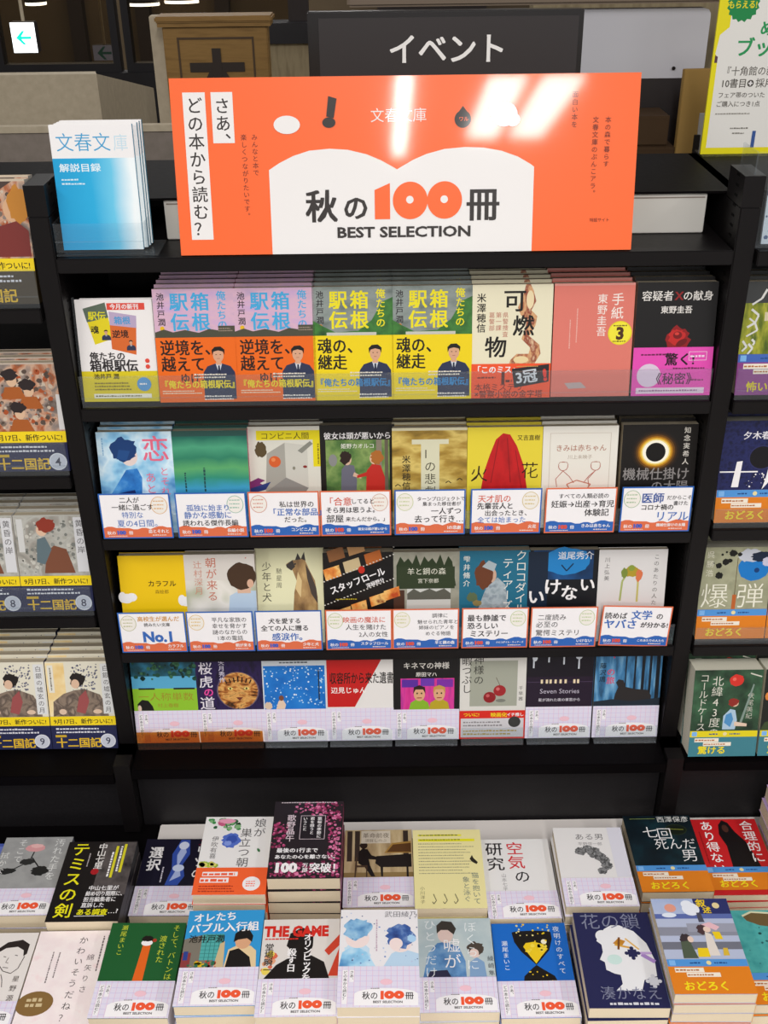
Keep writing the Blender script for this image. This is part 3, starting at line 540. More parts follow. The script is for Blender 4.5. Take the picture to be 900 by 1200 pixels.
def brush(c, pts, w0, k):
    n_ = len(pts)
    for i, (a, b_) in enumerate(zip(pts, pts[1:])): c.L(*a, *b_, w0*(1-.5*i/n_), k)
@C('brushy', 'dark green paperback with a slanting white brush title, beside the upright', 'green brush-lettered paperback', '#2a2c26', obi_odoroku('#8a3f86', '#3f63b4', '#d8c41a', '怖い', 56), spine='#8a8878')
def _(c):
    c.R(0, 50, 106, 152, 'p_greenyellow').R(0, 124, 106, 152, '#3a3c3c').P([(40, 50), (46, 100), (58, 124), (66, 96), (70, 50)], '#29360e').P([(84, 50), (88, 70), (96, 64), (100, 50)], '#d8cfa4').P([(30, 100), (30, 112), (44, 112), (46, 102)], '#cfc4a0')
    for p in ([(30, 142), (24, 130), (12, 122)], [(12, 116), (22, 108), (18, 98), (10, 104)], [(8, 92), (18, 98), (22, 88), (8, 80)], [(16, 76), (20, 72), (18, 68)], [(4, 74), (10, 66), (4, 60)], [(12, 70), (18, 64), (12, 56)], [(8, 54), (16, 50), (4, 44), (18, 44)]): brush(c, p, 3, '#d9d9d4')
@C('jikkai', 'navy paperback with a dark sphere and white title strokes', 'navy paperback with dark sphere', '#161a3e', obi_odoroku(), spine='#d6d2c4', pages='pages_white')
def _(c):
    c.R(0, 0, 106, 152, 'p_navy').E(60, 98, 19, 18, '#2a2c5c').E(60, 98, 17.5, 16.5, '#0c0910').T('夕木春央', 30, 126, 12.5, '#e6e4ea', .02, 1.05).P([(25, 92), (33, 93), (30, 54), (20, 54)], W_).R(2, 76, 56, 78, W_).P([(72, 90), (80, 92), (72, 60), (64, 50), (68, 66)], W_).P([(84, 92), (90, 93), (86, 64), (80, 62)], W_).spots(40, 52, 76, 80, 20, .5, 1.6, [W_], 4)
@C('bomb', 'olive paperback with a splashed blue globe and large white title', 'olive paperback with blue globe', '#8f9076', obi_odoroku(), spine='#3a3a30', pages='pages_white')
def _(c):
    c.R(0, 0, 106, 152, 'p_olive').L(54, 52, 54, 134, 1, '#5a4a2a').L(54, 50, 54, 74, 6, '#b8602a').blob(80, 118, 24, 21, '#1677c4', 4, j=.06).blob(74, 138, 18, 11, '#c2c6d0', 3).E(84, 114, 4, 4, '#0d3a72').blob(90, 136, 16, 8, '#14223a', 6).blob(98, 128, 7, 7, '#c6c4d8', 6)
    for x, y, r in ((46, 142, 6), (56, 140, 3.5), (26, 122, 5), (36, 128, 5.5), (42, 130, 4), (28, 106, 6), (18, 126, 1.5), (30, 140, 2), (36, 144, 1.8)): c.blob(x, y, r, r*.9, '#14140f', int(x))
    c.T('爆', 2, 56, 44, '#ece9d8', -.008).T('弾', 56, 56, 44, '#ece9d8', -.008).V('呉勝浩', 13, 146, 12, '#e2dfcc', -.004, 1.25)
@C('north', 'thick dark green paperback with white title and a seated woman, yellow-edged band', 'thick dark green paperback', '#26382c', obi_odoroku('#3f7f8c', '#e2d01e', '#f0dc1c', '驚ける', 46), spine='#c9c4b0', pages='pages_white')
def _(c):
    c.R(0, 0, 106, 152, 'p_darkgreen').blob(66, 134, 11, 10, '#d03026', 4, j=.08).E(62, 136, 3, 3, '#e8685a').P([(50, 48), (50, 72), (60, 84), (68, 82), (72, 64), (70, 48)], '#a9c4d8').P([(52, 60), (54, 74), (62, 78), (66, 66), (62, 52)], '#4f8fc2').E(66, 94, 6, 6, '#dcb89c').blob(64, 96, 8, 7, '#8e2a22', 5).P([(68, 62), (88, 58), (88, 53), (68, 54)], '#e0c4ae')
    c.V('北緯43度の', 37, 142, 18.5, '#e0ddcf', -.006, .98).V('コールドケース', 16, 146, 15.5, '#dcd9cb', -.006, .92).V('伏尾美紀', 90, 112, 11, '#c9c6ba', -.006).P([(76, 60), (92, 128), (94, 126), (80, 60)], '#7f9288').L(86, 146, 104, 140, 2, '#d0cdbf')
@C('northdark', 'dark paperback with orange flowers, next to the thick green one', 'dark orange-flowered paperback', '#1c1f1a', obi_odoroku('#3f7f8c', '#e2d01e', '#f0dc1c', '驚ける', 46), spine='#c9c4b0', pages='pages_white')
def _(c): c.spots(0, 52, 40, 130, 14, 5, 11, ['#c2652a', '#d8833a'], 3).P([(0, 46), (6, 60), (30, 66), (106, 60), (106, 46)], '#3a4a2a')
@C('lilacstroke', 'pale lilac paperback at the picture edge beside the olive one', 'pale lilac paperback', '#d6d4dc', obi_odoroku(), spine='#3a3440', pages='pages_white')
def _(c): c.P([(2, 60), (6, 100), (12, 120), (16, 100), (12, 60)], '#8a86a0')

# ---- books lying on the table, back row
@C('greyrose', 'grey paperback with a pink rose and white handwriting, at the dark left end', 'grey rose paperback', '#929292', obi100(50), spine='#6a6a78')
def _(c):
    c.R(0, 40, 106, 152, 'p_greyrose').blob(52, 130, 15, 8, '#d79a9c', 3, j=.1).blob(54, 134, 10, 4, '#e6b4b2', 4).S([(52, 122), (50, 106), (40, 96), (24, 84)], 2, '#1f1f1f').blob(20, 84, 13, 6, '#262626', 5).blob(70, 84, 13, 9, '#222222', 6).blob(46, 102, 12, 6, '#2c2c2c', 8).S([(52, 110), (66, 92)], 2, '#1f1f1f')
    c.V('汚れた手を', 88, 148, 16, '#e2e2e0', -.004, 1.04).V('そこで', 30, 148, 15, '#dededc', -.004, 1.1).V('拭かない', 8, 122, 14, '#dededc', -.004, 1.1)
@C('themis', 'black paperback with a large slanting yellow title', 'black yellow-titled paperback', '#171314', spine='#171314')
def _(c):
    c.R(56, 48, 106, 150, 'p_dust').V('テミスの剣', 22, 150, 27.5, '#ece41c', .015, 1.06).V('中山七里', 55, 148, 14, '#e8e4e0', .02, .9)
    c.X(36, 102, 40, 130, 1, '#b0a8a8', 3, True)
    c.E(52, 92, 6, 6, '#a81c24'); c.R(76, 80, 80, 142, '#d8cf2a').X(71, 82, 75, 142, 1, W_, 6, True, .8).R(88, 90, 92, 146, '#d8cf2a').X(83, 92, 87, 146, 1, W_, 7, True, .8)
    c.T('中山七里が', 50, 57, 9.5, W_, .02, .95).T('締め切り間際に、', 48, 46.5, 9.5, W_, .02, .78).T('担当編集者に', 47, 36, 9.5, W_, .02, .85).T('直訴した', 46, 25.5, 9.5, W_, .02, .9)
    c.T('ある調査', 42, 12, 12, '#ece41c', .03, .95).R(40, 9, 84, 10, W_).T('…?', 88, 14, 11, W_, .02)
@C('choice', 'dark blue paperback with a pale flame, half under its neighbour', 'dark blue paperback', '#171427', obi100(56), spine='#15121f')
def _(c):
    c.P([(44, 58), (50, 90), (46, 120), (56, 150), (70, 150), (74, 120), (66, 100), (72, 76), (64, 58)], '#3450a8').P([(50, 66), (58, 92), (54, 118), (62, 144), (68, 124), (60, 100), (66, 76)], '#a9b8e2').E(62, 138, 8, 8, '#d4dcf0').E(60, 92, 9, 7, '#c9d4ee').V('選択', 20, 136, 25, W_, .03, 1.0, .9).V('リソの', 92, 138, 22, W_, .01, 1.05).X(34, 64, 39, 96, 1, '#d4d0dc', 4, True).V('ユ', 92, 152, 16, '#7a2434', .01)
def obi_daughter(c):
    c.R(10, 34, 62, 42, W_).R(8, 22, 50, 31, W_).X(11, 35, 61, 41, 1, OR_, 3, False, .8).X(9, 23, 49, 30, 1, OR_, 4, False, .8).X(8, 4, 70, 18, 3, '#a8321a', 5).E(84, 20, 13, 13, W_).X(76, 14, 92, 26, 3, OR_, 6)
@C('daughter', 'white paperback with painted flowers and an orange band', 'white flowered paperback', '#e6e4e2', (50, '#f2622e', obi_daughter), spine='#dcdad6')
def _(c):
    c.blob(34, 142, 14, 6, '#e08aa8', 3).blob(28, 138, 8, 5, '#c25a80', 4).spots(2, 122, 58, 152, 26, 3, 6, ['#3f8a4a', '#2a5f3a', '#7fb07a'], 7).blob(44, 104, 14, 14, '#4f6cc2', 6).blob(45, 106, 9, 8, '#3450a8', 8).blob(40, 98, 6, 5, '#7f96da', 9).spots(0, 50, 34, 64, 24, 3, 6, ['#b8c83a', '#8fae3a', '#d8cf6a'], 9).E(88, 84, 2, 4, '#3f7a4a', 30)
    c.V('娘が', 86, 148, 19, '#3a3638', -.004, 1.02).V('巣立つ朝', 66, 128, 19, '#3a3638', -.004, 1.02).V('伊吹有喜', 20, 112, 11, '#5a5658', -.004, 1.02).blob(34, 143, 13, 5, '#e49ab4', 13)
@C('sakura', 'black paperback framed in pink blossom, on the tallest pile', 'black and pink blossom paperback', '#241a1e', spine='#8a2a54', w=106)
def _(c):
    c.R(0, 0, 106, 152, '#211a1d').spots(56, 100, 106, 152, 120, 1, 3.6, ['#a83a68', '#d678a0', '#7c2448'], 3).spots(30, 126, 80, 152, 40, 1, 3, ['#a83a68', '#d678a0'], 5).spots(0, 56, 26, 110, 60, 1, 3.4, ['#a83a68', '#c8608c', '#7c2448'], 6).spots(0, 0, 106, 34, 150, 1, 3.6, ['#8c2a54', '#a83a68', '#d678a0', '#7c2448'], 8).spots(84, 30, 106, 100, 70, 1, 3.4, ['#a83a68', '#d678a0'], 9)
    c.R(42, 74, 80, 122, '#1a1417').frame(42, 74, 80, 122, .9, '#c9b8be').V('葉桜の季節に', 71, 119, 7, W_, .02, 1.02).V('君を想うと', 60, 119, 7, W_, .02, 1.02).V('いうこと', 49, 119, 7, W_, .02, 1.02).V('歌野晶午', 28, 124, 14, '#e4d2da', .005, .98)
    c.T('最後の1行まで', 10, 49, 9.5, W_, .03, 1.0).T('あなたの心を離さない。', 8, 37, 8.6, W_, .03, 1.0).T('100', 8, 12, 23, W_, .06, 1).T('万', 50, 21, 8.5, W_, .025).T('部', 50, 12, 8.5, W_, .025).T('突破！', 60, 12, 19, W_, .03, .86).X(10, 147, 100, 151, 1, '#d4c4ca', 3)
@C('piano', 'brown paperback photograph of a pianist at a grand piano', 'brown pianist paperback', '#7d6a50', obi100(56), spine='#8a7a6a')
def _(c):
    c.R(0, 50, 106, 152, 'p_piano').R(0, 50, 106, 66, '#8c7448')
    for x in (4, 16, 92): c.R(x, 88, x+8, 150, '#3a2e28')
    c.P([(48, 84), (50, 98), (104, 102), (104, 76), (60, 76), (60, 58), (57, 58), (56, 76)], '#1c1614').P([(62, 104), (74, 124), (104, 128), (104, 104)], '#a07a3a').P([(66, 106), (76, 121), (104, 124), (104, 106)], '#5a3a1c').E(30, 120, 6, 7, '#2a1c14').P([(22, 84), (22, 106), (28, 114), (36, 112), (42, 100), (56, 94), (56, 90), (38, 92), (40, 80), (48, 58), (42, 58), (32, 76)], '#17110f').P([(16, 56), (18, 96), (20, 96), (20, 80), (36, 80), (36, 56), (34, 56), (34, 76), (20, 76), (18, 56)], '#4a3626').R(96, 54, 99, 76, '#1c1614')
    c.R(26, 124, 72, 150, '#cfc4b2').T('革命前夜', 49, 136, 11, '#5a4a3c', -.002, .96, 'C').T('須賀しのぶ', 49, 127, 7, '#7a6a58', 0, 1, 'C')
@C('catcream', 'pale yellow paperback with handwritten notes and little drawings', 'pale yellow paperback', '#e9dfa0', spine='#d9d09a')
def _(c):
    c.R(8, 128, 96, 133, '#e6e01c').R(8, 139, 76, 142, '#e6e01c').X(10, 129, 94, 134, 1, '#8a8a2a', 2).X(10, 138, 74, 144, 1, '#8a8a2a', 3).X(8, 62, 96, 126, 11, '#9a977a', 4, False, .3)
    for x in (28, 44, 60): c.S([(x, 26), (x+4, 14), (x, 8), (x-2, 12)], 1.1, '#4a4636')
    c.P([(86, 92), (90, 86), (96, 82), (98, 86), (92, 94), (90, 100)], '#2a261c').V('猫を抱いて', 92, 66, 11.5, '#6a7a7a', -.004, 1.04).V('象と泳ぐ', 78, 58, 11.5, '#6a7a7a', -.004, 1.04).V('小川洋子', 12, 40, 7.5, '#7a765a', -.004, 1.1)
@C('airstudy', 'white paperback with large black and red title', 'white black-and-red titled paperback', '#e6e4e2', obi100(50), spine='#d0cdc8')
def _(c): c.V('研究', 20, 146, 28, '#241f22', .012, 1.06).V('空気', 52, 146, 27, '#d02a34', .01, 1.02).V('の', 58, 90, 25, '#241f22', .008).V('山本七平', 30, 84, 8, '#8a8688', -.004)
@C('oneman', 'white paperback with a grey sculpted form', 'white paperback with grey form', '#e4e1df', obi100(52), spine='#d0cdc8')
def _(c):
    for x, y, r in ((36, 104, 8), (48, 108, 9), (58, 104, 9), (64, 94, 9), (70, 86, 9), (72, 76, 8), (64, 66, 7), (54, 98, 7)): c.blob(x, y, r, r*.95, 'p_sculpt', int(x+y))
    c.T('ある男', 53, 128, 13.5, '#5a5658', -.006, 1.12, 'C').T('平野啓一郎', 53, 116, 7.5, '#8a8688', -.004, 1, 'C'); c.R(84, 54, 106, 152, '#dad8e2')
@C('sevendeath', 'dark teal-black paperback with white title and an orange band', 'dark teal paperback', '#0a1216', obi_odoroku(), spine='#d0c8ac')
def _(c):
    c.R(0, 0, 106, 152, 'p_deep').E(78, 122, 17, 11, '#26331a').E(78, 122, 16, 10, '#10180f').L(62, 124, 90, 122, .8, '#9aa03a').T('西澤保彦', 52, 139, 13, '#d8d8d4', -.002, .98).R(10, 145, 50, 146, '#7a8a4a')
    c.T('七', 24, 108, 25, W_, -.006).T('回', 46, 105, 25, W_, -.006).T('死んだ', 38, 84, 24, W_, -.006, .9).T('男', 74, 60, 26, W_, -.006)
@C('rational', 'red paperback with a dark silhouette and a band set above its foot', 'red silhouette paperback', '#c61f24', obi_odoroku(h=44), spine='#cfa45a', oy=9)
def _(c):
    c.P([(44, 52), (46, 96), (40, 120), (44, 140), (52, 150), (60, 144), (66, 126), (78, 104), (84, 76), (88, 52)], '#150e10').E(53, 132, 5, 8, '#4a2a22').V('合理的に', 88, 148, 21, W_, .012, 1.04).V('あり得ない', 24, 148, 21, W_, .012, 1.04).X(8, 60, 12, 130, 1, '#8a1014', 4, True)
@C('purple', 'thick dark paperback in a lilac jacket, standing highest at the picture edge', 'thick lilac-jacketed paperback', '#b49ac4', spine='#b49ac4')
def _(c): c.R(5, 5, 101, 146, '#3a2a3a').R(5, 60, 101, 110, '#b8963a')
@C('bluecorner', 'blue paperback cut off at the dark left corner', 'blue corner paperback', '#4a5aa8', obi100(50), spine='#3a4688')
def _(c): c.R(60, 60, 106, 146, '#6a78c0').spots(60, 70, 104, 140, 20, 2, 6, ['#8a96d4', '#a9b2e2'], 3)

# ---- books lying on the table, front row
@C('facesketch', 'white paperback with an ink drawing of a dark-haired head', 'white ink-drawing paperback', '#e6dfda', obi100(40), spine='#d4ccc4')
def _(c):
    c.P([(46, 104), (52, 122), (66, 136), (86, 140), (98, 132), (98, 116), (94, 112), (92, 122), (82, 128), (66, 126), (54, 116)], '#2c2422').S([(54, 116), (62, 100), (72, 88), (84, 84), (92, 92), (96, 112)], 1.1, '#3a302c').S([(66, 112), (70, 111)], 1, '#3a302c').S([(82, 114), (86, 113)], 1, '#3a302c').S([(74, 110), (72, 102), (76, 101)], .8, '#5a4a44').S([(70, 94), (78, 93)], 1, '#3a302c')
    for i in range(6): c.S([(46+i*5, 90-i*1.5), (50+i*5, 74), (58+i*4, 62)], .8, '#3a302c')
    c.S([(46, 90), (40, 66), (50, 50)], 1, '#3a302c').V('星野源', 94, 80, 10, '#5a504c', .0, 1.5)
@C('pity', 'pale pink paperback with scattered black title and a bronze oval', 'pale pink paperback', '#eadfdd', spine='#dccfca')
def _(c):
    c.R(0, 0, 106, 152, 'p_pinkspot'); c.V('かわいそうだね？', 66, 142, 13, '#3a3436', .0, 1.36).V('綿矢りさ', 82, 112, 11, '#5a5052', .0, 1.55).X(92, 84, 97, 148, 1, '#6a6062', 3, True).X(99, 74, 103, 148, 1, '#6a6062', 4, True).X(26, 66, 30, 126, 1, '#7a7072', 5, True).X(35, 74, 39, 126, 1, '#7a7072', 6, True)
    c.E(22, 34, 25, 19, '#86673a', 8).X(10, 28, 34, 44, 2, '#d0bb90', 4, False, .7)
@C('baton', 'dark green paperback with an orange relay baton', 'dark green baton paperback', '#1c5a2c', obi100(56), spine='#174a24')
def _(c):
    c.P([(47, 54), (51, 114), (62, 114), (61, 54)], '#e0641c').E(56, 118, 8, 5, W_).blob(56, 125, 8, 5, '#1a1512', 3).E(66, 122, 3, 3, '#a83a24').V('そして、バトンは', 94, 148, 11, '#c8d23a', -.002, 1.03).V('渡された', 78, 130, 11, '#c8d23a', -.002, 1.03).V('瀬尾まいこ', 20, 148, 9.5, '#c8d23a', -.002, 1.08)
@C('bubble', 'sky blue paperback with a dark-haired man seen from behind', 'sky blue paperback', '#2f96d2', obi100(58), spine='#2a7ab0')
def _(c):
    c.P([(0, 56), (0, 104), (28, 112), (40, 112), (44, 56)], '#7a7468').R(24, 70, 54, 112, '#4faaa6')
    for y in range(74, 112, 6): c.R(24, y, 54, y+.8, '#2f7a78')
    for x in range(30, 54, 6): c.R(x, 70, x+.8, 112, '#2f7a78')
    c.R(0, 58, 12, 82, '#8a3a3a').R(2, 70, 8, 84, '#2a3f8a').P([(44, 56), (50, 96), (56, 100), (58, 56)], '#c9b48a').spots(4, 56, 50, 70, 24, 2, 4, ['#c23a2a', '#d8b41a', '#2a6a4a'], 5)
    c.P([(58, 56), (62, 86), (72, 92), (92, 92), (100, 84), (102, 56)], '#e2c89a').P([(60, 56), (64, 84), (76, 88), (92, 74), (96, 56)], '#14110f').E(81, 100, 11, 13, '#d8a47e').P([(68, 98), (69, 112), (78, 120), (88, 118), (94, 108), (93, 98), (86, 104), (74, 102)], '#14110f')
    c.T('オレたち', 8, 133, 16, W_, .04, .95, 'L', 3).T('バブル入行組', 4, 115, 16.5, W_, .04, .98, 'L', 2).T('池井戸潤', 6, 99, 13, '#1a1410', .02, .95)
@C('thegame', 'paperback with red capitals over a black silhouette of a man', 'red-lettered silhouette paperback', '#dcd6d0', obi100(56), spine='#b0322a')
def _(c):
    c.P([(86, 100), (106, 126), (106, 108), (92, 92)], '#d0442c').P([(92, 60), (106, 104), (106, 60)], '#d0442c').spots(0, 60, 24, 108, 10, 3, 7, ['#e0a07a', '#d86a4a', '#e8d05a'], 4).P([(6, 56), (22, 78), (40, 90), (38, 104), (34, 108), (38, 128), (54, 138), (70, 130), (70, 108), (66, 94), (86, 82), (94, 56)], '#15110f')
    c.T('THE GAME', 2, 124, 23, '#d0281c', .055, .8).X(4, 117, 52, 122, 1, '#d0281c', 3).V('オリンピックを', 63, 128, 12.5, W_, .03, .86).V('殺す日', 42, 104, 13, W_, .03, .95).V('堂場瞬一', 11, 112, 12.5, '#2a2220', .02, .95)
@C('takeda', 'white paperback with two blue watercolour heads, on the tallest front pile', 'white watercolour paperback', '#e9e6e8', obi100(60), spine='#dcd8dc')
def _(c):
    c.blob(24, 82, 18, 16, '#c2dcee', 3).P([(0, 58), (4, 82), (20, 94), (38, 82), (50, 58)], 'p_watercolor').E(24, 104, 16, 15, '#efdcd8').blob(24, 120, 19, 17, 'p_bluehair', 5).P([(58, 58), (70, 80), (84, 88), (106, 80), (106, 58)], '#b9d4ea').E(82, 96, 15, 14, '#efdcd8').blob(82, 108, 19, 19, 'p_hair', 6).E(76, 96, 9, 9, '#efdcd8').blob(97, 104, 6, 6, '#a9cfee', 7)
    c.spots(0, 58, 106, 150, 36, .5, 1.6, ['#6a8ac2', '#b8c6e2', '#4a5a86'], 8).T('武田綾乃', 60, 140, 10.5, '#5a5660', -.004, 1.1).X(48, 84, 52, 146, 1, '#c2a8b8', 5, True)
@C('lie', 'blue-grey paperback of a tall and a small figure with white title', 'blue-grey paperback', '#b4c0c2', obi100(54), spine='#d8cf9a')
def _(c):
    c.R(0, 50, 106, 152, 'p_bluegrey').P([(6, 52), (14, 92), (28, 110), (40, 112), (58, 104), (66, 80), (66, 52)], 'p_jacket').P([(10, 52), (16, 64), (40, 66), (46, 52)], '#2a2a44').E(40, 124, 11, 14, '#e2c8be').P([(28, 126), (28, 140), (36, 148), (50, 146), (56, 134), (52, 124), (44, 132), (34, 132)], '#3a342e').P([(70, 52), (72, 78), (82, 86), (92, 78), (94, 52)], '#7fa0c4').E(80, 94, 8, 9, '#e2c8be').blob(82, 100, 12, 11, '#4a4038', 4).E(79, 93, 6.5, 7, '#e2c8be')
    c.V('ぼくらに', 76, 146, 19, '#e8ecec', -.008, 1.1).V('嘘が', 48, 118, 25, W_, .0, 1.05).V('ひとつだけ', 18, 150, 18, '#e4e8e8', -.008, 1.1).V('綾崎隼', 101, 88, 9, '#3a3a40', .0, 1.3)
@C('hourglass', 'bright blue paperback with a black hourglass of gold stars', 'bright blue hourglass paperback', '#1668c4', obi100(56), spine='#145aa8')
def _(c):
    c.P([(28, 136), (30, 120), (38, 104), (50, 90), (57, 82), (66, 92), (78, 106), (84, 124), (84, 136)], '#16120f').P([(57, 82), (50, 76), (38, 64), (36, 52), (84, 52), (80, 64), (64, 76)], '#16120f').E(56, 136, 28, 3, '#16120f')
    c.P([(42, 112), (46, 118), (58, 120), (70, 116), (76, 108), (66, 96), (57, 84), (50, 96)], '#ecc81c').spots(42, 100, 76, 120, 22, 2, 4, ['#ecc81c', '#f2d84a'], 4).E(72, 120, 4, 4, '#f4ecd0').spots(32, 118, 84, 152, 22, .9, 2, ['#ecc81c', '#e2d48a'], 6).spots(44, 54, 78, 74, 8, .9, 1.8, ['#ecc81c'], 7)
    c.V('夜明けのすべて', 92, 146, 9.8, '#dfe8f2', .005, 1.18).V('瀬尾まいこ', 16, 122, 9, '#dfe8f2', .005, 1.1)
@C('chain', 'navy paperback with a white profile silhouette and jigsaw pieces', 'navy silhouette paperback', '#22244e', spine='#1c1e42')
def _(c):
    c.P([(40, 124), (30, 112), (26, 104), (32, 98), (32, 86), (26, 74), (32, 70), (32, 58), (42, 52), (50, 50), (50, 36), (40, 26), (74, 26), (80, 42), (98, 48), (100, 74), (94, 100), (80, 120), (62, 130), (50, 130)], '#e6e6e8').E(36, 112, 10, 10, '#e6e6e8')
    c.P([(48, 100), (60, 96), (66, 104), (56, 108)], '#c2842a').L(50, 98, 74, 92, 3, '#d8a23a').L(58, 110, 54, 90, 3, '#7a4a1c').L(66, 108, 82, 90, 2.4, '#e2b45a').L(84, 82, 100, 70, 6, '#a886c8').L(80, 84, 98, 84, 4, '#c2a4d8').E(46, 74, 10, 8, '#c9e2dc')
    for x, y, k in ((72, 84, '#22244e'), (92, 40, '#cfd0d8')):
        c.R(x-6, y-6, x+6, y+6, k)
        for a, b_ in ((-8, 0), (8, 0), (0, -8), (0, 8)): c.E(x+a, y+b_, 2.8, 2.8, k)
    c.T('花の鎖', 8, 126, 28, '#7f829a', -.004, 1.0).T('湊かなえ', 18, 14, 22, '#7f829a', -.004, .92).X(28, 4, 96, 9, 1, '#d4d4dc', 4, False, .8)
@C('illus', 'pale blue illustrated paperback of two people, orange band with yellow lettering', 'pale blue illustrated paperback', '#9caad0', obi_odoroku(h=52), spine='#cfc49a')
def _(c):
    c.R(0, 52, 106, 152, '#b4bcd4').R(0, 122, 58, 152, 'p_illus').R(58, 126, 106, 152, '#2a3066').R(0, 118, 106, 126, '#5a6aa8').R(0, 90, 106, 104, '#8a8c9a').R(0, 68, 106, 80, '#70727e').R(40, 96, 106, 110, '#9a9cac').E(24, 136, 8, 7, '#e09a86').E(52, 134, 12, 11, '#e6eaf2').E(48, 142, 8, 7, '#e6eaf2').E(20, 124, 10, 4, '#dfe6f2').P([(58, 112), (58, 128), (64, 128), (66, 112)], '#4a4a5a').E(88, 140, 5, 5, '#e2cf9a')
    c.V('叙', 68, 151, 14, '#ecca1c', .05).V('述', 74, 138, 12, '#ecca1c', .05).blob(34, 84, 8, 9, '#3a3034', 3).P([(24, 54), (26, 80), (38, 82), (44, 54)], '#4f5a48').E(40, 84, 4, 5, '#e4c8b8').blob(60, 100, 8, 8, '#4a3438', 5).P([(58, 58), (62, 96), (70, 92), (74, 58)], '#e0d6cc').E(66, 100, 5, 5, '#e8ccbc').P([(72, 96), (82, 96), (84, 84), (74, 84)], '#ecca1c').P([(44, 56), (46, 70), (60, 70), (60, 56)], '#ecca1c').P([(78, 58), (80, 70), (86, 70), (86, 58)], '#d8b43a').P([(60, 108), (72, 112), (84, 104), (78, 98)], '#e6b8c0')
@C('tealsea', 'teal paperback with a brown moth-like form, at the picture edge', 'teal paperback', '#45a0a0', obi_odoroku(h=48), spine='#cfc49a')
def _(c): c.R(0, 48, 106, 152, 'p_teal').P([(26, 142), (40, 148), (76, 144), (90, 130), (70, 122), (46, 126), (30, 134)], '#6a5634').S([(26, 142), (40, 149), (76, 146)], 3, '#d8d4b0').spots(10, 60, 100, 124, 20, .8, 3, ['#1c4a4a', '#2a5f60'], 5)

# ------------------------------------------------------------------ setting behind the fixture
def struct(name, mb, parent=None):
    o = mb.build(name, parent)
    if not parent: o['kind'] = 'structure'
    return o
struct('floor', MB().box(-5, -3, -.05, 5, 8, 0, 'floor_tile'))
b = MB().box(-5, 7.6, 0, 5, 7.7, 2.6, 'far_wall')
struct('wall_back', b)
for x in (-1.94, -1.52, -1.02): struct('trim_1' if x < -1.9 else 'trim_2' if x < -1.5 else 'trim_3', MB().box(x, 7.5, 0, x+.09, 7.58, 2.5, 'dark_column'))
for i, (x0, x1) in enumerate(((-1.62, -1.095), (-1.07, -.30))):
    f = MB()
    f.box(x0, 4.98, 1.0, x0+.03, 5.04, 2.3, 'dark_frame').box(x1-.03, 4.98, 1.0, x1, 5.04, 2.3, 'dark_frame').box(x0+.03, 4.98, 1.31, x1-.03, 5.04, 1.345, 'dark_frame').box(x0+.03, 4.98, 2.26, x1-.03, 5.04, 2.3, 'dark_frame')
    wn = struct(f'window_{i+1}', f)
    MB().box(x0+.03, 5.0, 1.345, x1-.03, 5.006, 2.26, 'window_glass').build('window_pane', wn)
struct('wall_left', MB().box(-5, 4.99, 0, -1.62, 5.05, 2.6, 'far_wall'))
struct('wall_under_window', MB().box(-1.62, 4.97, 0, -.30, 5.05, 1.0, 'beige_block').box(-1.62, 4.96, 1.0, -.30, 5.05, 1.31, 'dark_frame'))
struct('wall_centre', MB().box(-.43, 3.25, 0, .3, 3.32, 1.62, 'panel_wall').box(-.43, 3.23, 1.62, .3, 3.32, 1.672, 'dark_frame').box(-.245, 3.28, 1.672, -.19, 3.32, 2.4, 'dark_column').box(.0, 3.28, 1.672, .3, 3.32, 2.4, 'dark_column'))
struct('wall_low', MB().box(-4, 2.2, 0, -.30, 2.215, 1.588, 'grey_wall').box(-4, 2.196, 1.588, -.30, 2.215, 1.60, 'beige_block'))
bk = MB(); bk.prism([(-2.6, 2.6), (-.629, 2.6), (-.64, 2.64), (-2.6, 2.64)], 0, 1.637, 'beige_block'); struct('wall_block', bk)
bs = MB(); v_ = [(-.64, 2.641, 0), (-.66, 3.4, 0), (-.66, 3.4, 1.485), (-.64, 2.641, 1.632)]
bs.add(v_+[(x-.012, y, z) for x, y, z in v_], [(0, 1, 2, 3), (7, 6, 5, 4), (3, 2, 6, 7), (0, 3, 7, 4), (1, 5, 6, 2), (0, 4, 5, 1)], 'beige_block'); struct('wall_block_side', bs)
struct('wall_right', MB().box(.3, 2.3, 0, 2.4, 2.36, 2.3, 'panel_wall'))
struct('trim_4', MB().box(-.05, 1.97, 1.822, 2.0, 2.06, 1.87, 'beam', .004))
for x, z, s in ((-1.365, 1.394, .095), (-1.14, 1.405, .10), (-1.99, 1.405, .06)):      # glowing ovals added beyond the glass in place of ceiling lights reflected in it
    e = empty('reflection_oval', (x, 7.0, z), (0, 0, 0), {-1.365: 'added bright oval for a window reflection, left of the wooden sign box', -1.14: 'added bright oval for a window reflection, right above the wooden sign box', -1.99: 'added bright oval for a window reflection behind the exit sign'}[x], 'mirrored_light', 'ovals for reflected ceiling lights')
    m = MB(); m.prism([(s*math.cos(a*.2618), .07*math.sin(a*.2618)) for a in range(24)], 0, .016, 'mirrored_light'); m.build('oval_glow', e)
    m = MB(); m.prism([(s*1.04*math.cos(a*.2618), .075*math.sin(a*.2618)) for a in range(24)], .016, .03, 'dark_frame'); m.tube((0, 0, .03), (0, 0, .9), .006, 'dark_frame'); m.build('oval_backing', e)

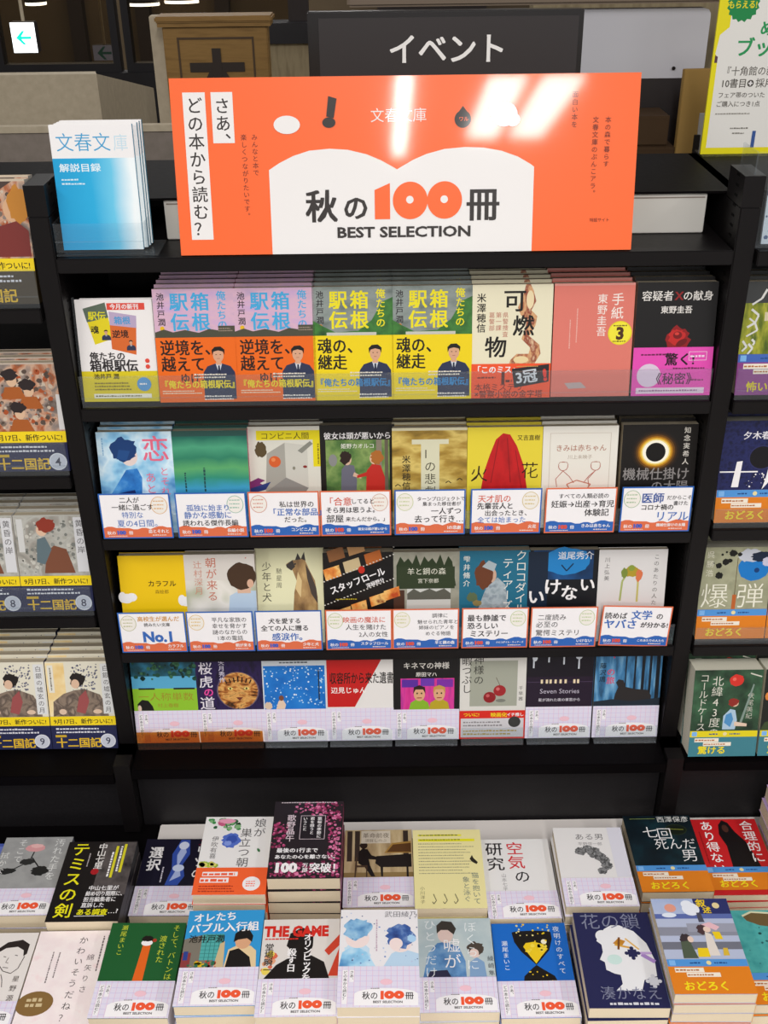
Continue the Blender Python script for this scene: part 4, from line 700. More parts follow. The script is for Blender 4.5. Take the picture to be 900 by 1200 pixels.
def arrow_sign(x, y, z, w2, h, face, ink, label, rod):
    e = empty('exit_sign', (x, y, z), (0, 0, 0), label, 'sign')
    MB().box(-w2, -.02, 0, w2, .02, h, 'header_black', .003).build('sign_case', e)
    f = MB().box(-w2*.97, -.024, h*.02, w2*.97, -.0205, h*.98, face)
    k = w2*.62; y0 = -.0252; zc = h*.5
    for pts in ([(-k, zc), (-k*.1, zc+k*.85), (k*.25, zc+k*.85), (-k*.42, zc)], [(-k, zc), (-k*.42, zc), (k*.25, zc-k*.85), (-k*.1, zc-k*.85)], [(-k*.7, zc+k*.16), (-k*.7, zc-k*.16), (k, zc-k*.16), (k, zc+k*.16)]):
        f.add([(a, y0, b_) for a, b_ in pts], [(0, 1, 2, 3)], ink); y0 -= .0004
    f.build('sign_face', e)
    if rod: MB().tube((0, 0, h), (0, 0, rod), .006, 'beige_block').build('hanging_rod', e)
arrow_sign(-1.189, 4.0, 1.513, .041, .097, 'exit_face', 'exit_green', 'lit white sign with a green arrow hanging from a rod', .9)
arrow_sign(-1.262, 5.45, 1.299, .053, .067, 'exit_reflection', 'exit_reflection_green', 'dim bluish arrow sign added beyond the window for the exit sign reflection', .9)  # second sign stands in for the lit one mirrored in the glass

# wooden sign box
e = empty('wooden_sign_box', (-.33, 2.4, 0), (0, 0, 0), 'brown wooden sign box with a dark character standing behind the orange banner', 'sign')
m = MB().box(-.106, 0, .9, .106, .05, 1.752, 'wood', .002); sg = m.build('sign_body', e)
MB().box(-.114, -.008, 1.752, .114, .055, 1.760, 'wood').box(-.118, -.014, 1.760, .118, .06, 1.772, 'wood', .003).build('cornice', e)
m = MB()
for x in (-.078, .074): m.box(x, -.0014, 1.0, x+.004, -.0002, 1.732, 'wood_dark')
m.box(-.078, -.0016, 1.728, .078, -.0003, 1.732, 'wood_dark'); m.build('panel_line', sg)
m = MB(); m.box(-.056, -.0022, 1.666, .056, -.0004, 1.684, 'hon_ink').box(-.009, -.003, 1.50, .009, -.0004, 1.711, 'hon_ink')
for s in (-1, 1): m.add([(s*.004, -.0026, 1.668), (s*.016, -.0026, 1.668), (s*.075, -.0026, 1.57), (s*.06, -.0026, 1.56)], [(0, 1, 2, 3)], 'hon_ink')
m.build('character', sg)
e = empty('partition_board', (-.457, 2.47, 0), (0, 0, 0), 'narrow pale board standing beside the wooden sign box', 'board')
MB().box(-.017, 0, 0, .017, .03, 1.766, 'beige_block', .002).build('board', e); MB().box(-.03, -.05, 0, .03, .08, .02, 'beige_block').build('foot', e)

# right background
e = empty('white_panel', (.455, 2.0, 0), (0, 0, 0), 'white panel with a screw behind the event sign', 'panel')
m = MB(); m.box(-.115, 0, .3, .105, .02, 1.702, 'header_black'); m.build('lower_panel', e)
pts = [(-.112, 1.702), (.105, 1.702), (.105, 1.80)]+[(.093+.012*math.cos(R_(a)), 1.80+.012*math.sin(R_(a))) for a in (20, 50, 90)]+[(-.112, 1.812)]
m = MB(); m.add([(x, .0, z) for x, z in pts]+[(x, .02, z) for x, z in pts], [tuple(range(len(pts)))[::-1], tuple(range(len(pts), 2*len(pts)))]+[(i, (i+1) % len(pts), len(pts)+(i+1) % len(pts), len(pts)+i) for i in range(len(pts))], 'white_panel'); m.build('panel', e)
m = MB(); m.tube((.052, -.003, 1.718), (.052, .0, 1.718), .003, 'header_frame', 12); m.build('screw', e)
for i, (x0, x1, z0, z1, y, lab) in enumerate(((.43, .50, 1.30, 1.606, 1.9, 'lower dark brown carton beside the orange banner'), (.432, .488, 1.608, 1.655, 1.91, 'small dark brown carton on top of another carton'))):
    e = empty('carton', ((x0+x1)/2, y, z0), (0, 0, 0), lab, 'box', 'dark brown cartons'); w2 = (x1-x0)/2
    MB().box(-w2, 0, 0, w2, .08, z1-z0, 'brown_box', .002).build('carton_body', e); MB().box(-w2*.97, -.0006, z1-z0-.004, w2*.97, .078, z1-z0+.001, 'brown_box').build('flap', e)
e = empty('cardboard_sheet', (.545, 1.9, 1.0), (0, 0, R_(4)), 'tan cardboard sheet behind the yellow poster', 'cardboard')
m = MB(); m.box(-.045, 0, 0, .07, .012, .73, 'cardboard', .001); m.build('sheet', e); MB().box(-.043, -.0012, .34, .068, -.0001, .343, 'brown_box').build('fold_line', e)
e = empty('paper_strip', (.533, 1.85, 1.2), (0, R_(-1), 0), 'narrow white strip leaning on the tan cardboard', 'strip'); MB().box(-.004, 0, 0, .005, .004, .47, 'white_panel').build('strip', e)
e = empty('dark_strip', (.5185, 1.84, 1.2), (0, 0, 0), 'short dark blue strip beside the white strip', 'strip'); MB().box(-.005, 0, 0, .0045, .004, .438, 'header_black').build('strip', e)

# ------------------------------------------------------------------ bookcases
def slots(m, x, face, z0, z1):
    z = z0
    while z < z1:
        for y in (1.372,): m.box(x if face > 0 else x-.0004, y, z, x+.0004 if face > 0 else x, y+.012, z+.003, 'slot')
        z += .0125
def bay(name, x0, x1, zs, label, ups, base=.78, th=.019):
    e = empty(name, ((x0+x1)/2, 1.352, 0), (0, 0, 0), label, 'bookcase', 'black bookcases'); ox, oy = (x0+x1)/2, 1.352
    def B(m, X0, Y0, Z0, X1, Y1, Z1, k, bev=0): m.box(X0-ox, Y0-oy, Z0, X1-ox, Y1-oy, Z1, k, bev)
    for (u0, u1, fs) in ups:
        m = MB(); B(m, u0, 1.352, .79, u1, 1.60, 1.647, 'black_metal', .0015); B(m, u0, 1.352, 1.647, u1, 1.415, 1.685, 'black_metal'); B(m, u0, 1.300, .645, u1, 1.352, .79, 'black_metal'); B(m, u0, 1.326, .02, u1, 1.60, .79, 'black_metal')
        for f in fs:
            X = (u1 if f > 0 else u0)-ox; z = .83
            while z < 1.69: m.box(X-.0004, 1.372-oy, z, X+.0004, 1.383-oy, z+.003, 'slot'); z += .0125
        m.build('upright', e)
    for z in zs:
        m = MB(); B(m, x0+.002, 1.345, z-th, x1-.002, 1.60, z, 'black_metal', .0012); m.build('shelf_board', e)
    m = MB(); B(m, x0+.001, 1.2985, base-.02, x1-.001, 1.60, base, 'black_gloss', .001); m.build('base_shelf', e)
    m = MB(); B(m, x0+.001, 1.325, .02, x1-.001, 1.345, base-.0205, 'base_black'); m.build('kick_panel', e)
    m = MB(); B(m, x0-.013, 1.6012, .02, x1+.013, 1.615, 1.646, 'black_metal'); m.build('back_panel', e)
    m = MB(); B(m, x0-.02, 1.42, 1.648, x1+.02, 1.645, 1.651, 'black_gloss'); m.build('top_cap', e)
    return e
ROW = [1.389, 1.1835, .9785]
bay('bookcase', -.409, .445, [1.5955]+ROW, 'black bookcase in the middle holding four rows under the orange banner', [(-.4355, -.4095, (1, -1)), (.4455, .4715, (1, -1))], .7815)
bay('bookcase', -1.35, -.436, [1.53, 1.286, 1.047], 'black bookcase at the left with painted saga paperbacks', [(-1.376, -1.3505, ())], .772)
bay('bookcase', .472, 1.38, [1.5935, 1.388, 1.186, .977], 'black bookcase at the right with banded paperbacks', [(1.3805, 1.406, ())], .7845)

def table(name, x0, x1, top, label):
    e = empty(name, ((x0+x1)/2, 1.02, 0), (0, 0, 0), label, 'table'); w2 = (x1-x0)/2
    m = MB(); m.box(-w2, -.34, .61, w2, .302, .64, top, .002); m.build('tabletop', e)
    for a in (-w2+.03, w2-.03):
        for c_ in (-.31, .27): MB().box(a-.02, c_-.02, 0, a+.02, c_+.02, .6095, 'black_metal', .002).build('leg', e)
table('display_table', -.3805, 1.35, 'white_board', 'white-topped table in front of the middle bookcase')
table('display_table', -1.35, -.3815, 'black_gloss', 'black-topped table at the dark left end')

# clear front rails of the shelves
def rail(x0, x1, z, h, label, Y=1.3495):
    e = empty('shelf_rail', ((x0+x1)/2, Y, z), (0, 0, 0), label, 'rail', 'clear shelf rails'); w2 = (x1-x0)/2
    m = MB(); m.box(-w2, 0, .0004, w2, .0016, h, 'acrylic'); rs = m.build('rail_strip', e)
    m = MB(); m.box(-w2, -.0012, h*.30, w2, -.0001, h*.34, 'acrylic'); m.box(-w2, -.0006, h, w2, .0022, h+.0012, 'acrylic'); m.build('rail_edge', rs)
rail(-.405, .441, ROW[0], .044, 'clear plastic rail in front of the row under the banner')
rail(-.405, .441, ROW[1], .036, 'clear plastic rail behind the cards of the upper card row')
rail(-.405, .441, ROW[2], .036, 'clear plastic rail behind the cards of the lower card row')
rail(-1.3, -.439, 1.53, .05, 'clear plastic rail of the highest shelf at the left')
rail(-1.3, -.439, 1.286, .05, 'clear plastic rail before the volumes numbered four')
rail(-1.3, -.439, 1.047, .05, 'clear plastic rail before the volumes numbered eight')
rail(.475, 1.3, 1.388, .044, 'clear plastic rail before the green brush-lettered paperback')
rail(.475, 1.3, 1.186, .03, 'clear plastic rail before the navy paperback')
rail(.475, 1.3, .977, .03, 'clear plastic rail before the olive paperback')

# ------------------------------------------------------------------ orange banner, event sign, leaflets
e = empty('banner_panel', (.032, 1.3495, 1.5968), (R_(79.2), 0, 0), 'large orange panel with a white open book and black title on the top shelf', 'sign')
m = MB(); m.box(-.2825, 0, -.005, .2825, .207, -.0003, 'sign_edge').box(-.2825, 0, -.0003, .2825, .207, 0, 'sign_orange'); m.ox = .2825
m.step = .00003
SO, SW, SI, SB = 'sign_orange', 'sign_white', 'sign_ink', 'sign_brown'
L_ = [(115, 0), (115, 101), (128, 109), (145, 117), (165, 123), (190, 125), (212, 123.5), (235, 118), (252, 111), (265, 104), (272, 100)]
Rr = [(279, 104), (292, 111), (308, 117.5), (330, 123), (355, 125), (378, 124), (400, 120), (420, 113), (436, 104), (440, 101), (440, 0)]
m.P([(115, 0)]+L_[1:]+[(272, 0)], SW).P([(272, 0), (272, 100)]+Rr, SW)
m.R(15, 19, 42, 191, SW).V('どの本から読む？', 28.5, 186, 20, SI, .012, 1.03).R(49, 133, 75, 191, SW).V('さあ、', 62, 185, 19.5, SI, .012, 1.02)
m.V('みんなと本で', 99, 143, 7.6, SB, .004, 1.08).V('楽しくつながりたいです。', 86, 143, 7.6, SB, .004, 1.1)
m.T('文春文庫', 240, 156, 17.5, SW, -.004, .98)
m.T('秋', 158, 42, 41, SI, .03, .98).T('の', 204, 43, 33, SI, .03)
m.P([(244, 41), (244, 76), (263, 84), (263, 41)], SO)
for x in (288, 330.5): m.E(x, 63, 21.6, 22.4, SO, 0, 40).E(x-.5, 64, 4.6, 4.6, SW)
m.T('冊', 357, 42, 42, SI, .03).T('BEST SELECTION', 196, 19.5, 17.6, SI, .03, 1.27)
m.V('面白い本を', 487, 187, 7.6, SB, .004, 1.12).V('本の森で暮らす', 528, 158, 7.6, SB, .004, 1.12).V('文春文庫のぶんこアラ。', 513, 158, 7.6, SB, .004, 1.12).T('特設サイト', 511, 35, 5, SB, .002)
# white oval plate, black slip, dark heart, white flower that stay without their figures
m.E(139, 153, 16, 10.5, SW).P([(190, 185), (200, 182), (196, 160), (187, 162)], SI).E(190, 155, 8, 6, SI).E(352, 157, 10, 10, SI).P([(342, 159), (352, 172), (362, 159)], SI).T('ワル', 347, 155, 6, SO, .01).E(402, 162, 16, 14, SW).E(392, 166, 9, 8, SW).E(412, 156, 9, 8, SW)
m.build('panel', e)
e2 = MB(); e2.box(-.02, .012, -.045, .02, .016, -.006, 'black_metal').box(-.02, .016, -.009, .02, .10, -.0055, 'black_metal'); e2.build('easel_foot', e)

e = empty('event_sign', (.092, 1.60, 1.652), (R_(-2), 0, 0), 'dark grey header sign with white katakana lettering above the orange banner', 'sign')
m = MB(); m.box(-.187, 0, 0, .187, .03, .198, 'header_frame', .0015); m.build('sign_frame', e)
m = MB(); m.box(-.172, -.0012, .006, .180, -.0001, .190, 'header_black'); sb = m.build('sign_board', e)
m = MB()
v, f = glyph('イベント', .022); wd = max(p[0] for p in v); s = .0415
m.add([((p[0]-wd/2)*s*.98, -.0022-p[2]*.000005, .135+p[1]*s) for p in v], f, 'header_ink'); m.build('lettering', sb)

e = empty('display_box', (.072, 1.424, 1.5962), (0, 0, 0), 'long pale box lying behind the orange banner on the top shelf', 'box')
MB().box(-.352, 0, 0, .352, .11, .0505, 'white_box', .001).build('box_body', e); MB().box(-.349, -.0006, .0455, .349, .0002, .047, 'grey_wall').build('lid_seam', e)

# leaflets in their clear holder
for i in range(4):
    e = empty('leaflet_booklet', (-.3505+.0012*i+(.003 if i else 0), 1.3655+i*.009, 1.6008), (R_(84), 0, 0), 'blue and white catalogue booklet at the front of the clear holder' if i == 0 else f'{ORD[i-1]} blue catalogue booklet behind the front one in the holder', 'booklet', 'blue catalogue booklets')
    if i == 0:
        lm = MB(); lm.box(-.0505, 0, -.0002, .0505, .150, 0, '#f4f2f2').box(-.0505, 0, -.006, .0505, .150, -.0058, '#f4f2f2').box(.0502, 0, -.0058, .0505, .150, -.0002, '#3f9fc8'); lm.ox = .0505
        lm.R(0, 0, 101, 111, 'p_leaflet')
        lm.T('文春文', 6, 121, 23, '#3fa2d4', -.004, .98).T('庫', 76, 121, 21, '#c6e2f0', -.004, .9); lm.T('解説目録', 7, 96, 10.5, '#e8f6fb', .02, 1.22).X(8, 84, 30, 88, 1, '#d8f0fa', 3).X(8, 79, 42, 83, 1, '#d8f0fa', 5)
        pm = MB(); pm.box(-.050, .001, -.0057, .050, .149, -.0003, 'pages_white'); lm, pm = lm.mesh('cover'), pm.mesh('page_block')
    link('cover', lm, e); link('page_block', pm, e)
e = empty('leaflet_holder', (-.352, 1.353, 1.5961), (0, 0, 0), 'clear acrylic holder around the blue booklets on the top shelf', 'holder')
m = MB(); m.box(-.056, .004, .004, .0545, .0056, .040, 'acrylic_thin'); m.build('front_lip', e); MB().box(-.056, .002, .017, .0545, .0032, .0185, 'acrylic').build('lip_seam', e)
m = MB(); m.box(-.056, .001, 0, .072, .062, .0024, 'acrylic'); m.build('base', e)
for x in (-.0556, .0575): MB().box(x-.0012, .006, .0026, x, .055, .040, 'acrylic_thin').build('side', e)

# poster and clear stand on the right bookcase
e = empty('poster', (.552, 1.632, 1.652), (R_(90), 0, 0), 'yellow-edged white poster with green lettering standing on the right bookcase', 'poster')
m = MB(); m.box(-.085, 0, -.004, .13, .215, 0, '#efe21a'); m.ox = .085
m.P([(7, 9), (7, 130), (3, 136), (6, 160), (18, 170), (18, 215), (215, 215), (215, 9)], '#eceae4'); c0 = [(33+(23 if i % 2 else 20)*math.cos(i*.1963)*.98, 198+(23 if i % 2 else 20)*math.sin(i*.1963)*.98) for i in range(32)]
m.P([(3, 124), (7, 124), (7, 132), (3, 134)], '#5a3a4a').P(c0, '#1c8a4a').T('もらえる!', 12, 194, 11, '#f0e020', .03, .85).T('め', 60, 160, 22, '#2a9a5a', .03).T('ブック', 30, 134, 26, '#2a9a5a', .03).T('『十角館の殺人', 16, 108, 13, '#6a6660', .01, .95).T('10書目', 16, 92, 13, '#5a5650', .015, .95).E(58, 96.5, 4.6, 4.6, '#4a4640').R(57, 93.5, 59, 99.5, W_).R(55, 95.7, 61, 97.5, W_).T('採用', 65, 92, 13, '#6a6660', .01)
m.T('フェア帯のついた', 14, 78, 8.4, '#6a6660', .01).T('ご購入につき1点', 13, 66, 8.4, '#6a6660', .01).X(14, 54, 66, 58, 1, '#9a968e', 3).X(38, 34, 66, 38, 1, '#7a766e', 4).X(42, 27, 62, 31, 1, '#8a867e', 5).R(71, 9, 76, 32, '#3a5a9a')
m.build('sheet', e); MB().box(-.085, -.0008, -.03, .13, -.0001, .012, 'acrylic_thin').build('stand_foot', e)
e = empty('clear_stand', (.52, 1.356, 1.5942), (0, 0, 0), 'clear acrylic box with a pale booklet on the top shelf of the right bookcase', 'holder')
m = MB(); m.box(-.062, 0, 0, .06, .002, .118, 'acrylic_thin'); m.build('front', e); MB().box(-.062, .0022, 0, -.0598, .06, .118, 'acrylic').build('side', e); MB().box(-.0596, .0024, 0, .06, .06, .003, 'acrylic').build('base', e)
e = empty('booklet', (.532, 1.364, 1.5975), (R_(86), 0, 0), 'pale blue booklet standing in the clear box at the right', 'booklet')
m = MB(); m.ox = .05; m.box(-.05, 0, -.004, .05, .115, 0, '#c9d2da'); m.R(0, 60, 100, 110, '#2a2a5a').R(4, 40, 96, 58, '#9fb4c4').spots(0, 0, 60, 40, 30, 1, 4, ['#8fa6ba', '#e4e6ea', '#5a6a8a'], 4); m.build('cover', e); MB().box(-.049, .001, -.008, .049, .114, -.0042, 'pages_white').build('page_block', e)

# ------------------------------------------------------------------ display card of the first row
e = empty('display_card', (-.3535, 1.3605, ROW[0]+.0042), (R_(80), 0, R_(-.5)), 'white and yellow display card picturing two books at the start of the row', 'card')
m = MB(); m.ox = .051; m.box(-.051, 0, -.003, .051, .138, 0, '#f0ecea')
m.R(0, 0, 102, 42, '#dcc81a').P([(10, 126), (40, 134), (47, 86), (22, 78)], '#e2d01a').P([(10, 126), (40, 134), (43, 114), (14, 108)], '#5a6a5a').P([(44, 122), (80, 116), (76, 64), (44, 72)], '#d8682a').P([(44, 122), (80, 116), (79, 100), (44, 104)], '#b9a6c4').R(42, 124, 92, 133, '#e04a3a').T('今月の新刊', 46, 125.6, 7.6, W_, .04, 1.0)
m.T('駅伝', 16, 112, 12, '#e2d81a', .04).T('箱根', 50, 106, 11, '#4a9ad0', .03).T('魂', 18, 94, 11, '#2a2414', .03).T('逆境', 46, 88, 11, '#2a1a14', .03); man(m, 38, 84, 12); man(m, 70, 70, 12)
m.T('俺たちの', 13, 58, 12, DK, .025).T('箱根駅伝', 12, 43, 17.5, DK, .03, .93).T('池井戸 潤', 16, 32, 8, '#4a4218', .02).X(16, 15, 70, 28, 3, '#8a7c1c', 4).R(14, 5, 92, 11, '#f0ecd8').X(16, 6, 90, 10, 1, '#6a6230', 5).E(83, 24, 9.5, 9.5, '#5a9ad0').X(77, 22, 89, 27, 1, W_, 6).E(90, 56, 3, 3, '#e04a3a').E(90, 48, 3, 3, '#e04a3a')
m.build('printed_board', e)
MB().box(-.0545, -.0002, -.003, -.0516, .1405, .0004, 'acrylic').build('clear_side', e); MB().box(.0516, -.0002, -.0002, .0575, .1405, .0006, 'acrylic').build('clear_side', e)
e_ = empty('display_card', (-.3475, 1.3645, ROW[0]+.0044), (R_(80), 0, R_(-.5)), 'second white and yellow card showing beside the front display card', 'card'); mm = MB(); mm.ox = .051; mm.box(-.051, 0, -.003, .051, .138, 0, '#f0ecea'); mm.R(0, 0, 102, 42, '#dcc81a').R(60, 124, 92, 133, '#e04a3a'); mm.build('printed_board', e_)

# ------------------------------------------------------------------ the rows of paperbacks
G1, G2, G3, G4 = 'paperbacks facing out in the row under the banner', 'paperbacks facing out in the upper card row', 'paperbacks facing out in the lower card row', 'paperbacks facing out in the lowest row'
for key, x, t, n_ in (('orange', -.2475, .0165, 5), ('orange@2', -.1415, .0165, 5), ('yellow', -.038, .0165, 5), ('yellow@2', .067, .0165, 5), ('cream', .173, .017, 4), ('salmon', .2805, .019, 4), ('rose', .3895, .019, 4)):
    facing(key, x, ROW[0], t, n_, G1)
for key, x, t, n_ in (('blueboy', -.3505, .014, 3), ('tealbands', -.2445, .015, 3), ('conveni', -.139, .012, 5), ('girls', -.037, .017, 5), ('gold', .0655, .016, 5), ('hibana', .172, .013, 5), ('baby', .2785, .014, 4), ('eclipse', .3905, .018, 4)):
    facing(key, x, ROW[1], t, n_, G2, 10, 1.357+(.012 if key in ('conveni', 'girls') else 0))
for key, x, t, n_ in (('colorful', -.3475, .013, 1), ('morning', -.2485, .016, 1), ('dog', -.1465, .015, 3), ('film', -.040, .018, 2), ('sheep', .0625, .013, 1), ('crocodile', .1655, .018, 1), ('ikenai', .269, .014, 1), ('kono', .372, .010, 1)):
    facing(key, x, ROW[2], t, n_, G3, 26 if key == 'dog' else 10)
for key, x, t in (('ichinin', -.354, .014), ('tiger', -.251, .016), ('bluedots', -.147, .013), ('camp', -.042, .014), ('kinema', .064, .015), ('cherries', .171, .015), ('seven', .278, .014), ('misty', .387, .014)):
    facing(key, x, .7815+.002, t, 1, G4, 10)
G5, G6 = 'saga paperbacks at the left', 'banded paperbacks at the right'
facing('saga_dark', -.4945, 1.53, .018, 2, G5, 9)
facing('saga4', -.4925, 1.286, .018, 3, G5, 10)
facing('saga8', -.4925, 1.047, .016, 4, G5, 11); facing('saga8@2', -.5995, 1.047, .016, 4, G5, 11)
facing('saga9', -.4935, .772, .017, 5, G5, 14); facing('saga9@2', -.601, .772, .017, 5, G5, 14)
facing('brushy', .530, 1.388, .020, 3, G6, 10); facing('jikkai', .530, 1.186, .026, 3, G6, 10)
facing('bomb', .530, .977, .030, 2, G6, 10); facing('lilacstroke', .638, .977, .030, 2, G6, 10)
facing('north', .530, .7845, .040, 2, G6, 11, 1.302); facing('northdark', .640, .7845, .040, 2, G6, 11, 1.302)

# clear trays of the lowest row
for i, (x, nm) in enumerate(((-.354, 'green and blue'), (-.251, 'tiger'), (-.147, 'blue dotted'), (-.042, 'red and white'), (.064, 'pink-seat'), (.171, 'cherry'), (.278, 'lit-window'), (.387, 'misty blue'))):
    e = empty('book_tray', (x, 1.346, .7816), (0, 0, 0), f'{"amber" if i < 2 else "clear"} plastic tray under the {nm} paperback', 'tray', 'clear trays of the lowest row')
    ac = 'acrylic_amber' if i < 2 else 'acrylic'; m = MB(); m.box(-.0505, 0, .0018, .0505, .0016, .036, ac); m.build('front_lip', e)
    m = MB(); m.box(-.0505, 0, 0, .0505, .06, .0016, ac); m.build('floor', e)

# ------------------------------------------------------------------ promotion cards standing in front of the two middle rows
def card(x, z, fr, foot, lines, title, label, group, bub=('L', '#eec0b0'), w2=.0505, h=.072, tilt=0):
    e = empty('promotion_card', (x, 1.3462, z+.0006), (R_(87), 0, R_(tilt)), label, 'card', group)
    if tilt: e.rotation_euler = (R_(87), R_(-tilt), 0)
    m = MB(); W = w2*2000; H = h*1000; m.ox = w2; m.box(-w2, 0, -.0006, w2, h, 0, fr); m.step = .00002
    m.R(2, 2, W-2, H-2, '#f7f4f5')
    m.P([(2, 2)]+[(2+(W-4)*i/16, 15+2.2*(i % 4 in (1, 2))+(2.5 if abs(i-8) > 3 else 0)) for i in range(17)]+[(W-2, 2)], foot)
    oth = '#3f62c2' if foot == FO else '#e2563a'
    m.T('秋の', 6, 7, 6.4, W_, .02).T('100', 19.5, 7, 8, oth, .08, 1.1).T('冊', 37, 7, 6.4, W_, .02).X(8, 3, 36, 5.4, 1, '#f0d8d0', 3)
    m.T(title, W-6, 9, min(6.6, 46/len(title)), W_, .03, .92, 'R').X(W-30, 3.6, W-7, 7, 1, '#f0d8d0', 5)
    bx = 15 if bub[0] == 'L' else W-16
    if bub[0] != 'N':
        m.E(bx, H-19, 12, 14, bub[1]).E(bx, H-19, 11, 13, '#f3eee6')
        for q in range(3): m.X(bx-8, H-14-q*6, bx+8, H-10-q*6, 1, bub[1], q+3)
    for (t, lx, ly, sz, k, bd) in lines: m.T(t, lx, ly, sz, k, bd, .95)
    m.build('printed_card', e); MB().box(-.012, .004, -.0028, .012, h*.6, -.0008, 'acrylic_thin').build('backing_clip', e)
FB, FO = '#2f66b8', '#e2714a'; BL, BK, RD = '#3a6cba', '#2a2628', '#d8604a'
A, B_ = 'cards in the upper card row', 'cards in the lower card row'
Z2, Z3 = ROW[1], ROW[2]
card(-.354, Z2, FB, FO, [('二人が', 29, 58, 10, BK, .01), ('一緒に過ごす', 17, 46.5, 10.5, BK, .01), ('特別な', 30, 34, 11, BL, .0), ('夏の4日間。', 22, 20, 12.5, BL, .0)], '恋とそれと', 'blue-edged card before the pale blue paperback', A, ('R', '#e0b07a'))
card(-.246, Z2, FB, FO, [('孤独に始まり', 15, 44, 11, BL, .01), ('静かな感動に', 11, 32, 12, BL, .01), ('誘われる傑作長編', 8, 20, 10.5, BK, .01)], '長編小説', 'blue-edged card with a pink strip before the green banded paperback', A, ('R', '#9ac2b0'))
card(-.1425, Z2, FO, FB, [('私は世界の', 44, 48, 10.5, BK, .01), ('「正常な部品」', 28, 35, 12.5, BL, .02), ('だった。', 50, 24, 10, BK, .01)], 'コンビニ人間', 'orange-edged card before the yellow-strip paperback', A, ('L', '#d89a8a'))
card(-.0405, Z2, FO, FB, [('「合意', 6, 50, 14, RD, .01), ('してると', 44, 52, 9, BK, .01), ('そら男は思うよ。', 8, 38, 10, BK, .02), ('部屋', 8, 23, 13.5, BK, .01), ('来たんだから。」', 36, 24, 8, BK, .01)], '彼女は頭が悪いから', 'orange-edged card before the two-women paperback', A, ('R', '#d8b0a0'))
card(.0655, Z2, FB, FO, [('ターンプロジェクトで', 32, 55, 7.2, BK, .01), ('集まった移住者が', 40, 47, 7.2, BK, .01), ('一人ずつ', 52, 34, 11.5, BK, .01), ('去って行き…', 28, 21, 12.5, BK, .01)], 'Ⅰの悲劇', 'blue-edged card before the golden cloud paperback', A, ('L', '#c9d2a0'))
card(.174, Z2, FB, FO, [('天才肌の', 10, 52, 12.5, RD, .01), ('先輩芸人と', 9, 41, 11, BK, .02), ('出会ったとき、', 20, 30, 10, BK, .01), ('全ては始まった', 10, 19, 10.5, BL, .0)], '火花', 'blue-edged card before the red cloth paperback', A, ('R', '#d8c48a'))
card(.2805, Z2, FO, FB, [('すべての人類必読の', 18, 56, 8.4, BK, .01), ('妊娠→出産→育児', 8, 42, 12, BK, .015), ('体験記', 56, 28, 12.5, BK, .015)], 'きみは赤ちゃん', 'orange-edged card before the sketched-figures paperback', A, ('N', '#d8b0a0'))
card(.3885, Z2, FB, FO, [('だからこそ', 64, 52, 7.6, BK, .01), ('書けた', 74, 43, 7.6, BK, .01), ('コロナ禍の', 28, 36, 10, BK, .02), ('リアル', 50, 19, 17, BL, .01), ('医師', 28, 48, 17, '#1f4a9a', .02)], '機械仕掛けの太陽', 'blue-edged card before the eclipse paperback', A, ('L', '#a9c2a0'))
card(-.354, Z3, FB, FO, [('高校生が選んだ', 29, 57, 9.6, '#d89a3a', .02), ('読みたい文庫', 38, 47.5, 7, BK, .01), ('No.1', 34, 20, 25, BL, .045)], 'カラフル', 'blue-edged card before the yellow cloud paperback', B_, ('L', '#c2c29a'))
card(-.251, Z3, FB, FO, [('平凡な家族の', 38, 54, 9.4, BK, .0), ('幸せを脅かす', 38, 43, 9.4, BK, .0), ('謎のなからの', 38, 32, 9.4, BK, .0), ('1本の電話', 44, 21, 9.4, BK, .0)], '朝が来る', 'blue-edged card before the child-from-behind paperback', B_, ('L', '#e2c07a'))
card(-.147, Z3, FB, FO, [('犬を愛する', 20, 50, 10.5, BK, .02), ('全ての人に贈る', 8, 37, 11, BK, .02), ('感涙作。', 24, 20, 14.5, BL, .02)], '少年と犬', 'blue-edged card before the shepherd dog paperback', B_, ('N', '#c9d2a0'))
card(-.0405, Z3, FO, FB, [('映画の魔法に', 26, 50, 11.5, RD, .01), ('人生を賭けた', 30, 37, 11, BK, .0), ('2人の女性', 50, 24, 10.5, BK, .0)], 'スタッフロール', 'orange-edged card before the film-strip paperback', B_, ('L', '#c2cf9a'))
card(.061, Z3, FO, FB, [('調律に', 60, 57, 8.6, BK, .0), ('魅せられた青年と', 38, 46, 8.2, BK, .0), ('姉妹のピアノを', 40, 36, 8.2, BK, .0), ('めぐる物語', 50, 25, 8.2, BK, .0)], '羊と鋼の森', 'orange-edged card before the dark-trees paperback', B_, ('L', '#d2d29a'))
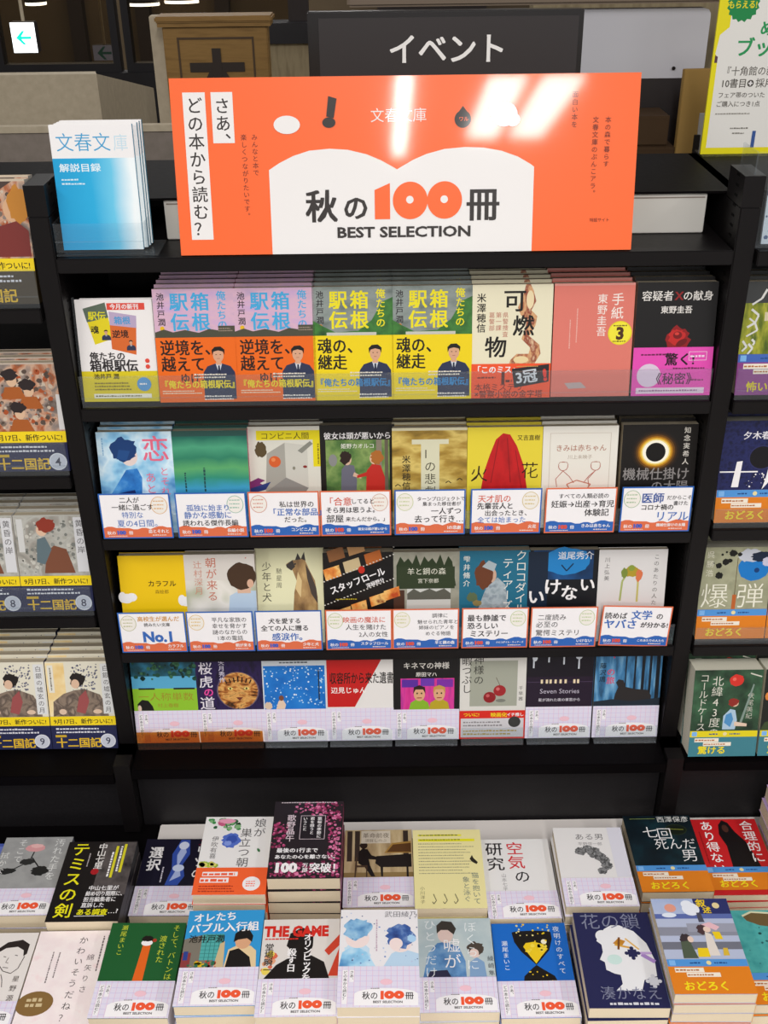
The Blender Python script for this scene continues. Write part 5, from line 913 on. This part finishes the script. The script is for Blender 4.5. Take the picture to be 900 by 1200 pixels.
card(.1665, Z3, FO, FB, [('最も静謐で', 8, 50, 12.5, BK, .02), ('恐ろしい', 8, 36, 12.5, BK, .02), ('ミステリー', 12, 22, 12.5, BK, .02)], 'クロコダイル・ティアーズ', 'orange-edged card before the teal paperback', B_, ('R', '#c2d2a0'))
card(.271, Z3, FO, FB, [('二度読み', 10, 50, 11.5, BK, .0), ('必至の', 8, 37, 12, BK, .0), ('驚愕ミステリ', 8, 22, 12, BK, .0)], 'いけない', 'orange-edged card before the black and blue paperback', B_, ('R', '#c2d2a0'))
card(.379, Z3, FO, FB, [('読めば', 4, 50, 12, BK, .02), ('文学', 44, 50, 17, BL, .03), ('の', 82, 50, 12, BK, .02), ('ヤバさ', 4, 33, 18, BL, .04), ('が分かる!', 60, 35, 10.5, BK, .03)], 'このあたりの人たち', 'slightly turned orange-edged card before the stick-figure paperback', B_, ('N', '#e2c07a'), .053, .072, -2.2)

# ------------------------------------------------------------------ piles on the tables
GB, GF = 'paperbacks lying in the back row of the table', 'paperbacks lying in the front row of the table'
for key, x, y, top, n_ in (('bluecorner', -.662, 1.085, .690, 2), ('greyrose', -.552, 1.092, .695, 2), ('themis', -.4455, 1.072, .705, 3), ('choice', -.338, 1.113, .665, 1), ('daughter', -.2315, 1.086, .740, 5), ('sakura', -.123, 1.095, .762, 5), ('piano', -.0155, 1.101, .692, 3), ('catcream', .0905, 1.087, .705, 3), ('airstudy', .1975, 1.075, .695, 3), ('oneman', .309, 1.078, .715, 4), ('sevendeath', .427, 1.110, .706, 3), ('rational', .5385, 1.122, .684, 3), ('purple', .655, 1.13, .75, 4)):
    pile(key, x, y, top, n_, GB)
for key, x, y, top, n_ in (('facesketch', -.560, .914, .690, 2), ('pity', -.4515, .916, .690, 2), ('baton', -.345, .908, .715, 4), ('bubble', -.2285, .903, .745, 5), ('thegame', -.1215, .886, .745, 5), ('takeda', -.0155, .884, .765, 6), ('lie', .092, .921, .70, 3), ('hourglass', .200, .915, .695, 3), ('chain', .3115, .903, .730, 4), ('illus', .4185, .900, .760, 6), ('tealsea', .529, .912, .72, 4)):
    pile(key, x, y, top, n_, GF)

bpy.data.objects.remove(_fo); bpy.data.curves.remove(_fc)
